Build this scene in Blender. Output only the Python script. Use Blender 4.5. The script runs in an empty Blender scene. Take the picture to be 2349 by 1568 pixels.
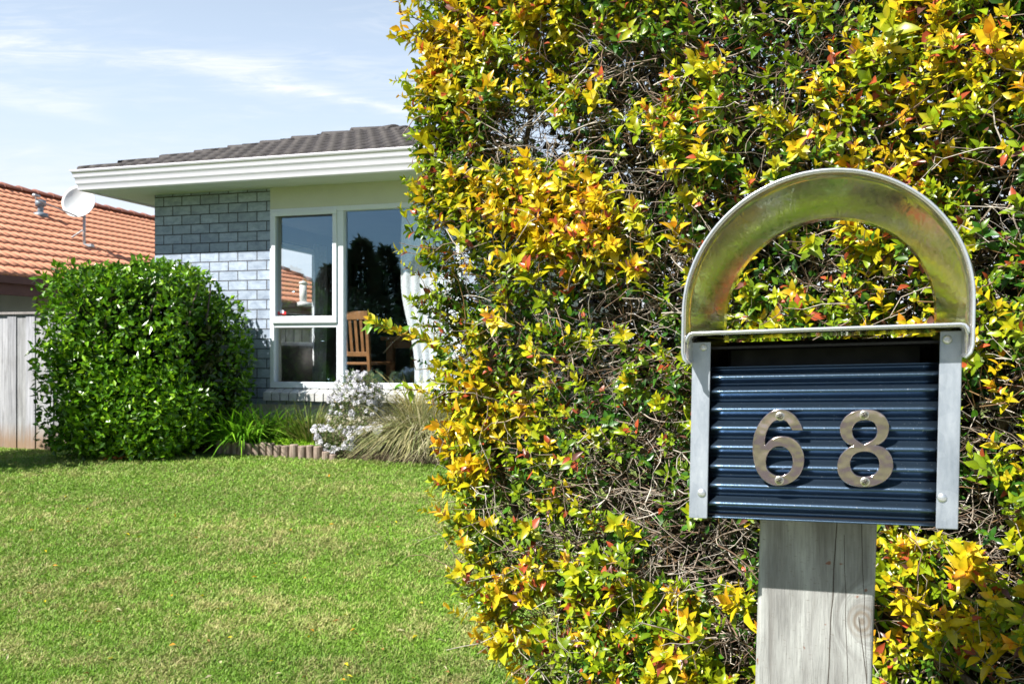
import bpy, math, random
import numpy as np
from mathutils import Vector, Matrix
rng = np.random.default_rng(7)
random.seed(7)
sc = bpy.context.scene
C = sc.collection
R = math.radians
# ------------------------------------------------------------------ camera
F, CX, HY, ZC = 2000.0, 1174.0, 800.0, 1.5      # focal length, centre column and horizon row of a 2348 px wide picture; eye height
cd = bpy.data.cameras.new('camera')
cam = bpy.data.objects.new('camera', cd); C.objects.link(cam)
cam.location = (0, 0, ZC); cam.rotation_euler = (R(90), 0, 0)
cd.sensor_width = 36; cd.lens = F/2348*36
cd.shift_y = (HY-784)/2348
cd.clip_start = .05; cd.clip_end = 1500
cd.dof.use_dof = True; cd.dof.focus_distance = 1.75; cd.dof.aperture_fstop = 13
sc.camera = cam
# ------------------------------------------------------------------ sun, sky, exposure
SUN = Vector((.915, .723, -1.2)).normalized()      # direction the light travels
sl = bpy.data.lights.new('sun', 'SUN'); so = bpy.data.objects.new('sun', sl); C.objects.link(so)
sl.energy = 5.0; sl.angle = R(.53); sl.color = (1, .955, .88)
so.rotation_euler = SUN.to_track_quat('-Z', 'Y').to_euler()
so.location = (-8, -6, 12)
sc.view_settings.view_transform = 'Standard'; sc.view_settings.look = 'None'
sc.view_settings.exposure = 1.03; sc.view_settings.gamma = 1
sc.cycles.max_bounces = 8; sc.cycles.transparent_max_bounces = 12
sc.cycles.diffuse_bounces = 4; sc.cycles.glossy_bounces = 4
sc.cycles.use_denoising = True

class NT:
    """small helper around a node tree"""
    def __init__(s, t): s.t = t; s.t.nodes.clear()
    def n(s, typ, **k):
        nd = s.t.nodes.new(typ); ins = k.pop('ins', {})
        for a, b in k.items(): setattr(nd, a, b)
        for a, b in ins.items():
            if isinstance(b, bpy.types.NodeSocket): s.t.links.new(b, nd.inputs[a])
            elif b is not None: nd.inputs[a].default_value = b
        return nd
    def math(s, op, a, b=None, c=None, clamp=False):
        i = {0: a}
        if b is not None: i[1] = b
        if c is not None: i[2] = c
        return s.n('ShaderNodeMath', operation=op, use_clamp=clamp, ins=i).outputs[0]
    def noise(s, vec, scale, detail=3, rough=.5, dist=0):
        return s.n('ShaderNodeTexNoise', ins={'Vector': vec, 'Scale': scale, 'Detail': detail, 'Roughness': rough, 'Distortion': dist}).outputs[0]
    def ramp(s, fac, stops):
        r = s.n('ShaderNodeValToRGB', ins={0: fac}); e = r.color_ramp.elements
        while len(e) < len(stops): e.new(.5)
        for q, (p, c) in zip(e, stops):
            q.position = p; q.color = (c, c, c, 1) if isinstance(c, (int, float)) else (*c, 1)
        return r.outputs[0]
    def mix(s, fac, a, b, mode='MIX'):
        m = s.n('ShaderNodeMix', data_type='RGBA', blend_type=mode)
        for i, v in ((0, fac), (6, a), (7, b)):
            if isinstance(v, bpy.types.NodeSocket): s.t.links.new(v, m.inputs[i])
            else: m.inputs[i].default_value = v if i == 0 else (*v[:3], 1)
        return m.outputs[2]
    def mapv(s, vec, scale=(1, 1, 1), loc=(0, 0, 0), rot=(0, 0, 0)):
        return s.n('ShaderNodeMapping', ins={0: vec, 1: loc, 2: rot, 3: scale}).outputs[0]

w = bpy.data.worlds.new('World'); sc.world = w; w.use_nodes = True
n = NT(w.node_tree)
sky = n.n('ShaderNodeTexSky', sky_type='NISHITA', sun_disc=False, sun_elevation=math.asin(-SUN.z), sun_rotation=math.atan2(-SUN.x, -SUN.y),
          air_density=1.0, dust_density=.4, ozone_density=1.0)
tc = n.n('ShaderNodeTexCoord').outputs['Generated']
sep = n.n('ShaderNodeSeparateXYZ', ins={0: tc})
dx, dy, dz = sep.outputs
ysafe = n.math('MAXIMUM', n.math('ABSOLUTE', dy), .12)
X = n.math('DIVIDE', dx, ysafe); Z = n.math('DIVIDE', dz, ysafe)
cv = n.n('ShaderNodeCombineXYZ', ins={0: X, 1: Z, 2: n.math('SIGN', dy)}).outputs[0]
big = n.noise(n.mapv(cv, (1.6, 6.5, 1), (3.1, 1.7, 0), (0, 0, .05)), 1.6, 6, .58, .6)
fine = n.noise(n.mapv(cv, (3.5, 26, 1), (.4, 0, 0), (0, 0, -.08)), 2.6, 7, .66, 1.1)
veil = n.ramp(big, [(.38, 0), (.72, 1)])
wisp = n.ramp(fine, [(.42, 0), (.78, 1)])
def streak(px0, py0, px1, py1, wd, amp):
    x0, z0, x1, z1 = (px0-CX)/F, (HY-py0)/F, (px1-CX)/F, (HY-py1)/F
    b = (z1-z0)/(x1-x0)
    c = n.math('MULTIPLY_ADD', X, b, z0-b*x0)
    c = n.math('MULTIPLY_ADD', n.math('SUBTRACT', big, .5), .07, c)
    d = n.math('DIVIDE', n.math('SUBTRACT', Z, c), wd)
    g = n.math('EXPONENT', n.math('MULTIPLY', n.math('MULTIPLY', d, d), -1.0))
    m = n.n('ShaderNodeMapRange', interpolation_type='SMOOTHSTEP', ins={0: X, 1: x1-.02, 2: x1+.05, 3: 1, 4: 0}).outputs[0]
    m2 = n.n('ShaderNodeMapRange', interpolation_type='SMOOTHSTEP', ins={0: X, 1: x0-.06, 2: x0+.04, 3: 0, 4: 1}).outputs[0]
    q = n.math('MULTIPLY', n.math('MULTIPLY', g, m), m2)
    return n.math('MULTIPLY', n.math('MULTIPLY', q, amp), n.math('MULTIPLY_ADD', fine, 2.6, -.65, clamp=True))
tot = n.math('ADD', streak(-300, 105, 640, 152, .010, .62), streak(540, 185, 720, 196, .009, .7))
tot = n.math('ADD', tot, streak(700, 205, 930, 250, .005, .7))
tot = n.math('ADD', tot, streak(-100, 190, 210, 250, .010, .4))
tot = n.math('ADD', tot, n.math('MULTIPLY', n.math('MULTIPLY', veil, wisp), .85))
hor = n.n('ShaderNodeMapRange', interpolation_type='SMOOTHSTEP', ins={0: dz, 1: .02, 2: .85, 3: .97, 4: .0}).outputs[0]
pale = n.n('ShaderNodeMapRange', interpolation_type='SMOOTHSTEP', ins={0: n.math('MULTIPLY_ADD', big, -.14, dz), 1: -.02, 2: .24, 3: 0, 4: 1}).outputs[0]
ahead = n.n('ShaderNodeMapRange', interpolation_type='SMOOTHSTEP', ins={0: dy, 1: -.35, 2: .5, 3: .15, 4: 1}).outputs[0]
low = n.n('ShaderNodeMapRange', interpolation_type='SMOOTHSTEP', ins={0: dz, 1: .3, 2: .7, 3: 1, 4: .1}).outputs[0]
hazec = n.mix(pale, (9.6, 10.1, 10.8), (8.2, 9.9, 12.2))
base = n.mix(n.math('MULTIPLY', hor, ahead), sky.outputs[0], hazec)
front = n.mix(n.math('MULTIPLY', n.math('MULTIPLY', tot, ahead), low, clamp=True), base, (10.8, 11.0, 11.4))
bg = n.n('ShaderNodeBackground', ins={0: front, 1: .05})
n.n('ShaderNodeOutputWorld', ins={0: bg.outputs[0]})

# ------------------------------------------------------------------ materials
MATS = {}
def mat(name):
    m = bpy.data.materials.new(name); m.use_nodes = True
    MATS[name] = m; return m, NT(m.node_tree)
def finish(n, shader):
    n.n('ShaderNodeOutputMaterial', ins={0: shader})
def bump(n, h, strength=.3, dist=.01):
    return n.n('ShaderNodeBump', ins={'Strength': strength, 'Distance': dist, 'Height': h}).outputs[0]
def principled(n, **k):
    names = {'col': 'Base Color', 'rough': 'Roughness', 'metal': 'Metallic', 'spec': 'Specular IOR Level', 'normal': 'Normal', 'coat': 'Coat Weight', 'aniso': 'Anisotropic'}
    ins = {}
    for a, b in k.items():
        if isinstance(b, tuple): b = (*b[:3], 1)
        ins[names[a]] = b
    return n.n('ShaderNodeBsdfPrincipled', ins=ins).outputs[0]
def simple(name, col, rough=.6, metal=0, var=.15, scale=8, bmp=0, spec=.4, coord='Object'):
    m, n = mat(name)
    v = n.n('ShaderNodeTexCoord').outputs[coord]
    a = n.noise(v, scale, 5, .6)
    lo = tuple(c*(1-var) for c in col); hi = tuple(min(1, c*(1+var)) for c in col)
    c = n.ramp(a, [(.3, lo), (.7, hi)])
    k = dict(col=c, rough=n.math('MULTIPLY_ADD', n.noise(v, scale*3, 3), .25, rough-.12), metal=metal, spec=spec)
    if bmp: k['normal'] = bump(n, n.noise(v, scale*6, 5, .65), bmp, .01)
    finish(n, principled(n, **k)); return m
def leafmat(name, trans=.3, rough=.33, spec=.5):
    m, n = mat(name)
    at = n.n('ShaderNodeAttribute', attribute_name='tint').outputs[0]
    v = n.n('ShaderNodeTexCoord').outputs['Object']
    c = n.mix(1.0, at, n.ramp(n.noise(v, 60, 2), [(.25, .78), (.75, 1.18)]), 'MULTIPLY')
    p = principled(n, col=c, rough=n.math('MULTIPLY_ADD', n.noise(v, 14, 2), .3, rough-.12), spec=spec)
    t = n.n('ShaderNodeBsdfTranslucent', ins={0: c}).outputs[0]
    finish(n, n.n('ShaderNodeMixShader', ins={0: trans, 1: p, 2: t}).outputs[0]); return m

M_leaf = leafmat('hedge_leaf', .32, .30)
M_bush = leafmat('glossy_leaf', .24, .24, .55)
M_blade = leafmat('grass_blade', .3, .5, .3)
M_dry = leafmat('dry_blade', .3, .6, .25)
M_far = leafmat('tree_foliage', .2, .5)

m, n = mat('twig_bark')
v = n.n('ShaderNodeTexCoord').outputs['Object']
at = n.n('ShaderNodeAttribute', attribute_name='tint').outputs[0]
c = n.mix(1.0, at, n.ramp(n.noise(v, 90, 4), [(.3, .6), (.7, 1.25)]), 'MULTIPLY')
finish(n, principled(n, col=c, rough=.7, spec=.3, normal=bump(n, n.noise(v, 200, 3), .4, .002)))
M_twig = m

m, n = mat('branch_bark')
v = n.n('ShaderNodeTexCoord').outputs['Object']
a = n.noise(n.mapv(v, (30, 30, 7)), 3, 6, .7)
c = n.ramp(a, [(.3, (.07, .05, .037)), (.55, (.2, .155, .12)), (.75, (.36, .31, .26))])
finish(n, principled(n, col=c, rough=.85, spec=.2, normal=bump(n, a, .8, .006)))
M_bark = m

# lawn soil and thatch
m, n = mat('lawn_thatch')
v = n.n('ShaderNodeTexCoord').outputs['Object']
a = n.noise(v, 1.1, 5, .6); b = n.noise(v, 55, 4, .7)
c = n.mix(n.ramp(a, [(.35, 0), (.65, 1)]), (.13, .21, .035), (.24, .26, .09))
c = n.mix(1.0, c, n.ramp(b, [(.3, .55), (.7, 1.2)]), 'MULTIPLY')
finish(n, principled(n, col=c, rough=.9, spec=.15, normal=bump(n, b, .9, .02)))
M_lawn = m
M_soil = simple('garden_soil', (.075, .055, .04), .95, 0, .4, 14, .8, .1)
M_conc = simple('pale_concrete', (.46, .45, .42), .85, 0, .15, 9, .3, .2)
M_asph = simple('asphalt', (.055, .055, .058), .85, 0, .3, 30, .5, .3)
M_white = simple('white_paint', (.80, .79, .90), .38, 0, .03, 3, 0, .5)
M_frame = simple('white_window_frame', (.72, .77, .83), .32, 0, .03, 4, 0, .5)
M_soff = simple('soffit_paint', (.60, .63, .57), .6, 0, .04, 3)
M_clad = simple('cream_cladding', (.60, .62, .52), .6, 0, .05, 3)
M_found = simple('foundation_render', (.56, .53, .43), .9, 0, .14, 7, .4)
M_room = simple('room_plaster', (.33, .30, .28), .8, 0, .05, 2)
M_carpet = simple('room_carpet', (.10, .09, .085), .95, 0, .2, 30)
M_wood = simple('chair_timber', (.30, .145, .06), .45, 0, .3, 9)
M_dark = simple('dark_frame', (.03, .026, .024), .5, 0, .3, 9)
M_photo = simple('print_paper', (.22, .21, .20), .5, 0, .2, 3)
M_figure = simple('print_figure', (.02, .02, .022), .5, 0, .2, 3)
M_curt = leafmat('sheer_curtain', .18, .8, .1)
M_brown = simple('brown_fascia', (.13, .055, .045), .6, 0, .1, 5)
M_nwall = simple('neighbour_wall', (.33, .34, .31), .8, 0, .08, 5)
M_dish = simple('dish_paint', (.66, .69, .70), .45, 0, .05, 5)
M_galv = simple('galvanised_pipe', (.45, .48, .5), .5, .5, .15, 8)
M_red = simple('red_sticker', (.6, .03, .03), .5)
M_log = None

m, n = mat('glass')
fr = n.n('ShaderNodeFresnel', ins={0: 1.5}).outputs[0]
g = n.n('ShaderNodeBsdfGlossy', ins={0: (.50, .76, 1, 1), 1: .010}).outputs[0]
t = n.n('ShaderNodeBsdfTransparent', ins={0: (.97, .985, .99, 1)}).outputs[0]
outer = n.math('SUBTRACT', 1.0, n.n('ShaderNodeNewGeometry').outputs['Backfacing'])
finish(n, n.n('ShaderNodeMixShader', ins={0: n.math('MULTIPLY', n.math('ADD', fr, .17, clamp=True), outer), 1: t, 2: g}).outputs[0])
M_glass = m
m, n = mat('side_glass')
g = n.n('ShaderNodeBsdfGlossy', ins={0: (.9, .95, 1, 1), 1: .01}).outputs[0]
t = n.n('ShaderNodeBsdfTransparent', ins={0: (.97, .98, .98, 1)}).outputs[0]
finish(n, n.n('ShaderNodeMixShader', ins={0: .04, 1: t, 2: g}).outputs[0])
M_glass2 = m

def brick(name, axis, base, dark, mortar, bw=.228, rh=.1015, offs=0.0, msize=.0055):
    m, n = mat(name)
    s = n.n('ShaderNodeSeparateXYZ', ins={0: n.n('ShaderNodeTexCoord').outputs['Object']})
    v = n.n('ShaderNodeCombineXYZ', ins={0: s.outputs[axis], 1: n.math('ADD', s.outputs[2], offs)}).outputs[0]
    bt = n.n('ShaderNodeTexBrick', offset=.5, ins={'Vector': v, 'Color1': (*base, 1), 'Color2': (*[c*.70 for c in base], 1), 'Mortar': (*mortar, 1),
              'Scale': 1, 'Mortar Size': msize, 'Mortar Smooth': .12, 'Bias': -.2, 'Brick Width': bw, 'Row Height': rh})
    st = n.ramp(n.noise(n.mapv(v, (1, 1.6, 1)), 9, 7, .72, .3), [(.36, 0), (.66, 1)])
    c = n.mix(n.math('MULTIPLY', st, .62), bt.outputs[0], dark)
    c = n.mix(bt.outputs[1], c, mortar)
    h = n.math('SUBTRACT', n.math('MULTIPLY', n.noise(v, 70, 4, .7), .25), bt.outputs[1])
    finish(n, principled(n, col=c, rough=.85, spec=.25, normal=bump(n, h, .9, .008)))
    return m
M_brick = brick('grey_brick', 0, (.46, .54, .66), (.14, .18, .27), (.085, .09, .10), offs=.02)
M_brick_s = brick('grey_brick_side', 1, (.62, .62, .62), (.30, .31, .33), (.085, .09, .10), offs=.02)
M_nbrick = brick('cream_brick', 1, (.42, .36, .27), (.28, .23, .17), (.13, .11, .09), .24, .09)

m, n = mat('orange_tile')
v = n.n('ShaderNodeTexCoord').outputs['Object']
c = n.ramp(n.noise(v, 5, 6, .7), [(.25, (.52, .21, .12)), (.5, (.62, .28, .17)), (.8, (.68, .34, .22))])
finish(n, principled(n, col=c, rough=.75, spec=.25, normal=bump(n, n.noise(v, 90, 3), .3, .004)))
M_otile = m
m, n = mat('brown_tile')
v = n.n('ShaderNodeTexCoord').outputs['Object']
c = n.ramp(n.noise(v, 6, 6, .7), [(.25, (.032, .030, .031)), (.55, (.060, .054, .054)), (.8, (.095, .085, .082))])
finish(n, principled(n, col=c, rough=.7, spec=.35, normal=bump(n, n.noise(v, 90, 3), .4, .004)))
M_btile = m

m, n = mat('weathered_paling')
v = n.n('ShaderNodeTexCoord').outputs['Object']
at = n.n('ShaderNodeAttribute', attribute_name='tint').outputs[0]
a = n.noise(n.mapv(v, (28, 28, 1.2)), 1.4, 6, .7)
b = n.noise(n.mapv(v, (3, 3, 1.2)), 2, 4, .6)
c = n.ramp(a, [(.25, (.20, .207, .225)), (.55, (.41, .42, .45)), (.8, (.57, .58, .61))])
c = n.mix(n.ramp(b, [(.5, 0), (.8, .5)]), c, (.20, .19, .18))
c = n.mix(1.0, c, at, 'MULTIPLY')
zl_ = n.n('ShaderNodeSeparateXYZ', ins={0: v}).outputs[2]
c = n.mix(n.math('MULTIPLY', n.n('ShaderNodeMapRange', ins={0: n.math('MULTIPLY_ADD', a, .35, zl_), 1: .50, 2: .75, 3: .75, 4: 0}).outputs[0], 1.0), c, (.26, .15, .07))
c = n.mix(n.ramp(n.noise(n.mapv(v, (1, 1, .22)), 9, 5, .7), [(.52, 0), (.68, .55)]), c, (.16, .16, .165))
finish(n, principled(n, col=c, rough=.9, spec=.15, normal=bump(n, a, .6, .006)))
M_pale = m

m, n = mat('edging_log')
v = n.n('ShaderNodeTexCoord').outputs['Object']
a = n.noise(n.mapv(v, (14, 14, 3)), 2, 6, .7)
c = n.ramp(a, [(.3, (.10, .075, .06)), (.5, (.26, .20, .165)), (.75, (.42, .35, .29))])
finish(n, principled(n, col=c, rough=.9, spec=.1, normal=bump(n, a, .8, .01)))
M_log = m

# weathered post: long grain, checks, a knot, fastener stains
m, n = mat('post_timber')
v = n.n('ShaderNodeTexCoord').outputs['Object']
kn = n.n('ShaderNodeVectorMath', operation='DISTANCE', ins={0: n.mapv(v, (1, .25, .8)), 1: (.047, .125*.25, -.335*.8)}).outputs['Value']
near = n.n('ShaderNodeMapRange', interpolation_type='SMOOTHSTEP', ins={0: kn, 1: .0, 2: .045, 3: 1, 4: 0}).outputs[0]
wv = n.mapv(v, (26, 26, 2.0))
wob = n.n('ShaderNodeVectorMath', operation='ADD', ins={0: wv, 1: n.n('ShaderNodeCombineXYZ', ins={0: n.math('MULTIPLY', near, 2.2)}).outputs[0]}).outputs[0]
g1 = n.noise(wob, 1.6, 5, .6, .5)
g2 = n.noise(n.mapv(v, (240, 240, 14)), 1.5, 4, .65)
blot = n.noise(n.mapv(v, (10, 10, 4)), 2.2, 4, .55)
c = n.ramp(g1, [(.28, (.17, .165, .155)), (.45, (.33, .335, .325)), (.62, (.43, .445, .43)), (.8, (.27, .255, .22))])
c = n.mix(n.ramp(blot, [(.42, 0), (.68, .75)]), c, (.17, .17, .165))
c = n.mix(1.0, c, n.ramp(g2, [(.3, .78), (.65, 1.06)]), 'MULTIPLY')
rings = n.math('SINE', n.math('MULTIPLY', kn, 900))
c = n.mix(n.math('MULTIPLY', n.ramp(kn, [(.011, .75), (.02, 0)]), n.math('MULTIPLY_ADD', rings, .4, .55, clamp=True)), c, (.17, .13, .09))
# fine cross hairline checks
hair = n.noise(n.mapv(v, (120, 120, 300), (0, 0, 0), (0, .7, 0)), 1.4, 2, .5)
c = n.mix(n.ramp(hair, [(.62, 0), (.72, .6)]), c, (.19, .17, .15))
# drying cracks
s = n.n('ShaderNodeSeparateXYZ', ins={0: v})
def crack(x0, wd, slope, z0, z1):
    xc = n.math('ADD', n.math('MULTIPLY_ADD', s.outputs[2], slope, x0), n.math('MULTIPLY_ADD', n.noise(n.mapv(v, (0, 0, 1)), 14, 4), .006, -.003))
    d = n.math('ABSOLUTE', n.math('SUBTRACT', s.outputs[0], xc))
    l = n.math('LESS_THAN', d, wd)
    return n.math('MULTIPLY', n.math('MULTIPLY', l, n.math('GREATER_THAN', s.outputs[2], z0)), n.math('LESS_THAN', s.outputs[2], z1))
cr = n.math('MAXIMUM', crack(.030, .0007, .055, -.9, -.19), crack(.011, .0006, -.10, -.9, -.33))
cr = n.math('MAXIMUM', cr, crack(.022, .0004, -.02, -.42, -.23))
cr = n.math('MAXIMUM', cr, crack(.040, .0004, -.03, -.42, -.20))
c = n.mix(n.math('MULTIPLY', cr, .9), c, (.05, .04, .032))
rs = n.noise(v, 85, 1, .4)
c = n.mix(n.ramp(rs, [(.76, 0), (.80, .8)]), c, (.20, .07, .03))
finish(n, principled(n, col=c, rough=.85, spec=.2, normal=bump(n, n.math('SUBTRACT', n.math('ADD', g1, g2), n.math('MULTIPLY', cr, 3)), .55, .004)))
M_post = m

# bright sheet metal of the hood
def sheet(name, col, rough, scr=.5):
    m, n = mat(name)
    v = n.n('ShaderNodeTexCoord').outputs['Object']
    a = n.noise(v, 16, 6, .7); b = n.noise(n.mapv(v, (60, 8, 60)), 4, 4, .7)
    sp = n.noise(v, 330, 2, .5)
    dust = n.math('MULTIPLY', n.ramp(sp, [(.56, 0), (.72, .42)]), n.ramp(a, [(.35, .25), (.7, 1)]))
    c = n.mix(dust, tuple(col), (.62, .66, .68))
    c = n.mix(1.0, c, n.ramp(a, [(.3, .82), (.7, 1.08)]), 'MULTIPLY')
    rr = n.math('ADD', n.math('MULTIPLY_ADD', b, .22, rough-.11), n.math('MULTIPLY', dust, .4))
    finish(n, principled(n, col=c, rough=rr, metal=n.math('MULTIPLY_ADD', dust, -.55, .90), aniso=.35, normal=bump(n, n.noise(n.mapv(v, (16, 3, 16)), 3, 3, .6, .8), .07, .004)))
    return m
M_rim = simple('rolled_rim_metal', (.60, .64, .70), .28, .6, .04, 30, 0, .5)
M_hood = sheet('brushed_zinc', (.72, .69, .66), .085)
m, n = mat('galvanised_strip')
v = n.n('ShaderNodeTexCoord').outputs['Object']
vo = n.n('ShaderNodeTexVoronoi', ins={'Vector': v, 'Scale': 70}).outputs['Color']
a = n.noise(n.mapv(v, (22, 22, 6)), 2.5, 6, .7)
c = n.ramp(a, [(.3, (.25, .30, .37)), (.55, (.38, .43, .50)), (.8, (.52, .56, .62))])
c = n.mix(.22, c, n.ramp(vo, [(0, (.30, .33, .37)), (1, (.62, .65, .68))]))
finish(n, principled(n, col=c, rough=n.math('MULTIPLY_ADD', a, .3, .30), metal=.55, normal=bump(n, a, .2, .003)))
M_strip = m

m, n = mat('navy_corrugated')
v = n.n('ShaderNodeTexCoord').outputs['Object']
sp = n.noise(v, 520, 1, .3); a = n.noise(v, 14, 5, .65)
drag = n.noise(n.mapv(v, (30, 30, 500)), 1.5, 3, .6)
c = n.mix(n.ramp(sp, [(.74, 0), (.78, .7)]), (.085, .135, .205), (.60, .66, .74))
c = n.mix(n.ramp(a, [(.35, 0), (.75, .3)]), c, (.03, .045, .075))
finish(n, principled(n, col=c, rough=n.math('MULTIPLY_ADD', a, .12, .27), metal=.92, spec=.5, coat=.04, normal=bump(n, n.math('ADD', n.math('MULTIPLY', drag, .15), sp), .10, .001)))
M_navy = m
M_black = simple('black_inner_paint', (.0025, .003, .004), .5, 0, .3, 20, 0, .5)

m, n = mat('rusting_steel')
v = n.n('ShaderNodeTexCoord').outputs['Object']
a = n.noise(v, 45, 6, .7); b = n.noise(v, 150, 4, .7)
rust = n.math('MULTIPLY', n.ramp(a, [(.62, 0), (.76, 1)]), n.ramp(b, [(.35, .2), (.6, 1)]))
c = n.mix(n.math('MULTIPLY', rust, .75), (.46, .38, .39), (.50, .24, .10))
finish(n, principled(n, col=c, rough=n.math('MULTIPLY_ADD', a, .14, .08), metal=n.math('SUBTRACT', .92, n.math('MULTIPLY', rust, .4)), normal=bump(n, n.noise(v, 32, 2), .6, .004)))
M_digit = m
M_screw = simple('screw_metal', (.72, .70, .62), .32, .9, .1, 60)
M_rivet = simple('rivet_metal', (.62, .65, .68), .35, .8, .1, 60)

# ------------------------------------------------------------------ mesh helpers
def tag(o, label=None, cat=None, group=None, kind=None):
    if label: o['label'] = label
    if cat: o['category'] = cat
    if group: o['group'] = group
    if kind: o['kind'] = kind
    return o
def empty(name, M=Matrix.Identity(4)):
    o = bpy.data.objects.new(name, None); C.objects.link(o); o.matrix_world = M
    o.empty_display_size = .1
    return o
def npobj(name, verts, faces, mt, parent=None, tint=None, smooth=True):
    """verts (N,3); faces: list of (F,k) integer arrays; tint (N,3)"""
    verts = np.asarray(verts, np.float32).reshape(-1, 3)
    fl = [np.asarray(f, np.int32) for f in faces if len(f)]
    me = bpy.data.meshes.new(name)
    me.vertices.add(len(verts)); me.vertices.foreach_set('co', verts.ravel())
    loops = np.concatenate([f.ravel() for f in fl])
    tots = np.concatenate([np.full(len(f), f.shape[1], np.int32) for f in fl])
    starts = np.concatenate([[0], np.cumsum(tots)[:-1]]).astype(np.int32)
    me.loops.add(len(loops)); me.loops.foreach_set('vertex_index', loops)
    me.polygons.add(len(tots)); me.polygons.foreach_set('loop_start', starts); me.polygons.foreach_set('loop_total', tots)
    me.polygons.foreach_set('use_smooth', np.full(len(tots), smooth))
    me.materials.append(mt)
    if tint is not None:
        ca = me.color_attributes.new('tint', 'FLOAT_COLOR', 'POINT')
        cc = np.ones((len(verts), 4), np.float32); cc[:, :3] = tint
        ca.data.foreach_set('color', cc.ravel())
    me.update(calc_edges=True); me.validate()
    o = bpy.data.objects.new(name, me); C.objects.link(o)
    if parent: o.parent = parent
    return o
class MB:
    """collects simple solids into one mesh"""
    def __init__(s): s.v = []; s.f = []; s.t = []; s.n = 0
    def add(s, v, f, tint=(1, 1, 1)):
        s.v.extend(v); s.f.extend([tuple(i+s.n for i in q) for q in f]); s.t.extend([tint]*len(v)); s.n += len(v)
    def box(s, a, b, tint=(1, 1, 1)):
        x0, y0, z0 = a; x1, y1, z1 = b
        v = [(x0, y0, z0), (x1, y0, z0), (x1, y1, z0), (x0, y1, z0), (x0, y0, z1), (x1, y0, z1), (x1, y1, z1), (x0, y1, z1)]
        s.add(v, [(0, 3, 2, 1), (4, 5, 6, 7), (0, 1, 5, 4), (1, 2, 6, 5), (2, 3, 7, 6), (3, 0, 4, 7)], tint); return s
    def hexa(s, v, tint=(1, 1, 1)):
        s.add(v, [(0, 3, 2, 1), (4, 5, 6, 7), (0, 1, 5, 4), (1, 2, 6, 5), (2, 3, 7, 6), (3, 0, 4, 7)], tint); return s
    def prism(s, poly, a, b, ax=0):
        """extrude a closed 2d outline along axis ax from a to b"""
        k = len(poly)
        def P(q, t):
            return (t, q[0], q[1]) if ax == 0 else ((q[0], t, q[1]) if ax == 1 else (q[0], q[1], t))
        v = [P(q, a) for q in poly] + [P(q, b) for q in poly]
        f = [(i, (i+1) % k, k+(i+1) % k, k+i) for i in range(k)] + [tuple(range(k-1, -1, -1)), tuple(range(k, 2*k))]
        s.add(v, f); return s
    def tube(s, pts, rad, seg=10, cap=True, tint=(1, 1, 1)):
        pts = [Vector(p) for p in pts]; rr = rad if isinstance(rad, (list, tuple)) else [rad]*len(pts)
        base = s.n; v = []; f = []
        for i, p in enumerate(pts):
            d = (pts[min(i+1, len(pts)-1)]-pts[max(i-1, 0)]).normalized()
            u = d.orthogonal().normalized() if i == 0 else (u - d*u.dot(d)).normalized()
            q = d.cross(u)
            for k in range(seg):
                a = 2*math.pi*k/seg; v.append(p+u*math.cos(a)*rr[i]+q*math.sin(a)*rr[i])
        for i in range(len(pts)-1):
            for k in range(seg):
                f.append((i*seg+k, i*seg+(k+1) % seg, (i+1)*seg+(k+1) % seg, (i+1)*seg+k))
        if cap: f.append(tuple(range(seg-1, -1, -1))); f.append(tuple(range((len(pts)-1)*seg, len(pts)*seg)))
        s.add([tuple(x) for x in v], f, tint); return s
    def build(s, name, mt, parent=None, bevel=0, smooth=False, fn=None):
        me = bpy.data.meshes.new(name)
        v = [fn(*p) for p in s.v] if fn else s.v
        me.from_pydata([tuple(p) for p in v], [], s.f); me.materials.append(mt)
        ca = me.color_attributes.new('tint', 'FLOAT_COLOR', 'POINT')
        ca.data.foreach_set('color', np.array([(*t, 1) for t in s.t], np.float32).ravel())
        o = bpy.data.objects.new(name, me); C.objects.link(o)
        if parent: o.parent = parent
        if smooth:
            me.polygons.foreach_set('use_smooth', [True]*len(me.polygons)); me.update()
        if bevel:
            b = o.modifiers.new('bevel', 'BEVEL'); b.width = bevel; b.segments = 2; b.limit_method = 'ANGLE'
        return o
def norm(a): return a/np.maximum(np.linalg.norm(a, axis=-1, keepdims=True), 1e-9)
# leaf meshes ------------------------------------------------------
def leaves_full(pos, d, up, L, W, curl, fold):
    """pointed ovate leaf, 13 vertices: returns verts (N,13,3), faces"""
    N = len(pos); d = norm(d); side = norm(np.cross(d, up)); nn = np.cross(side, d)
    ts = np.array([0.0, .2, .45, .74]); ws = np.array([.06, .36, .5, .30])
    V = np.empty((N, 13, 3))
    L = L[:, None]; W = W[:, None]; curl = curl[:, None]; fold = fold[:, None]
    for i, (t, wd) in enumerate(zip(ts, ws)):
        mid = pos + d*L*t - nn*curl*L*t*t
        V[:, 3*i] = mid - side*W*wd + nn*fold*W*wd
        V[:, 3*i+1] = mid
        V[:, 3*i+2] = mid + side*W*wd + nn*fold*W*wd
    V[:, 12] = pos + d*L - nn*curl*L
    q = []
    for i in range(3):
        q += [(3*i, 3*i+1, 3*i+4, 3*i+3), (3*i+1, 3*i+2, 3*i+5, 3*i+4)]
    t3 = [(9, 10, 12), (10, 11, 12)]
    off = (np.arange(N)*13)[:, None, None]
    return V, [(np.array(q)[None]+off).reshape(-1, 4), (np.array(t3)[None]+off).reshape(-1, 3)]
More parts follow.
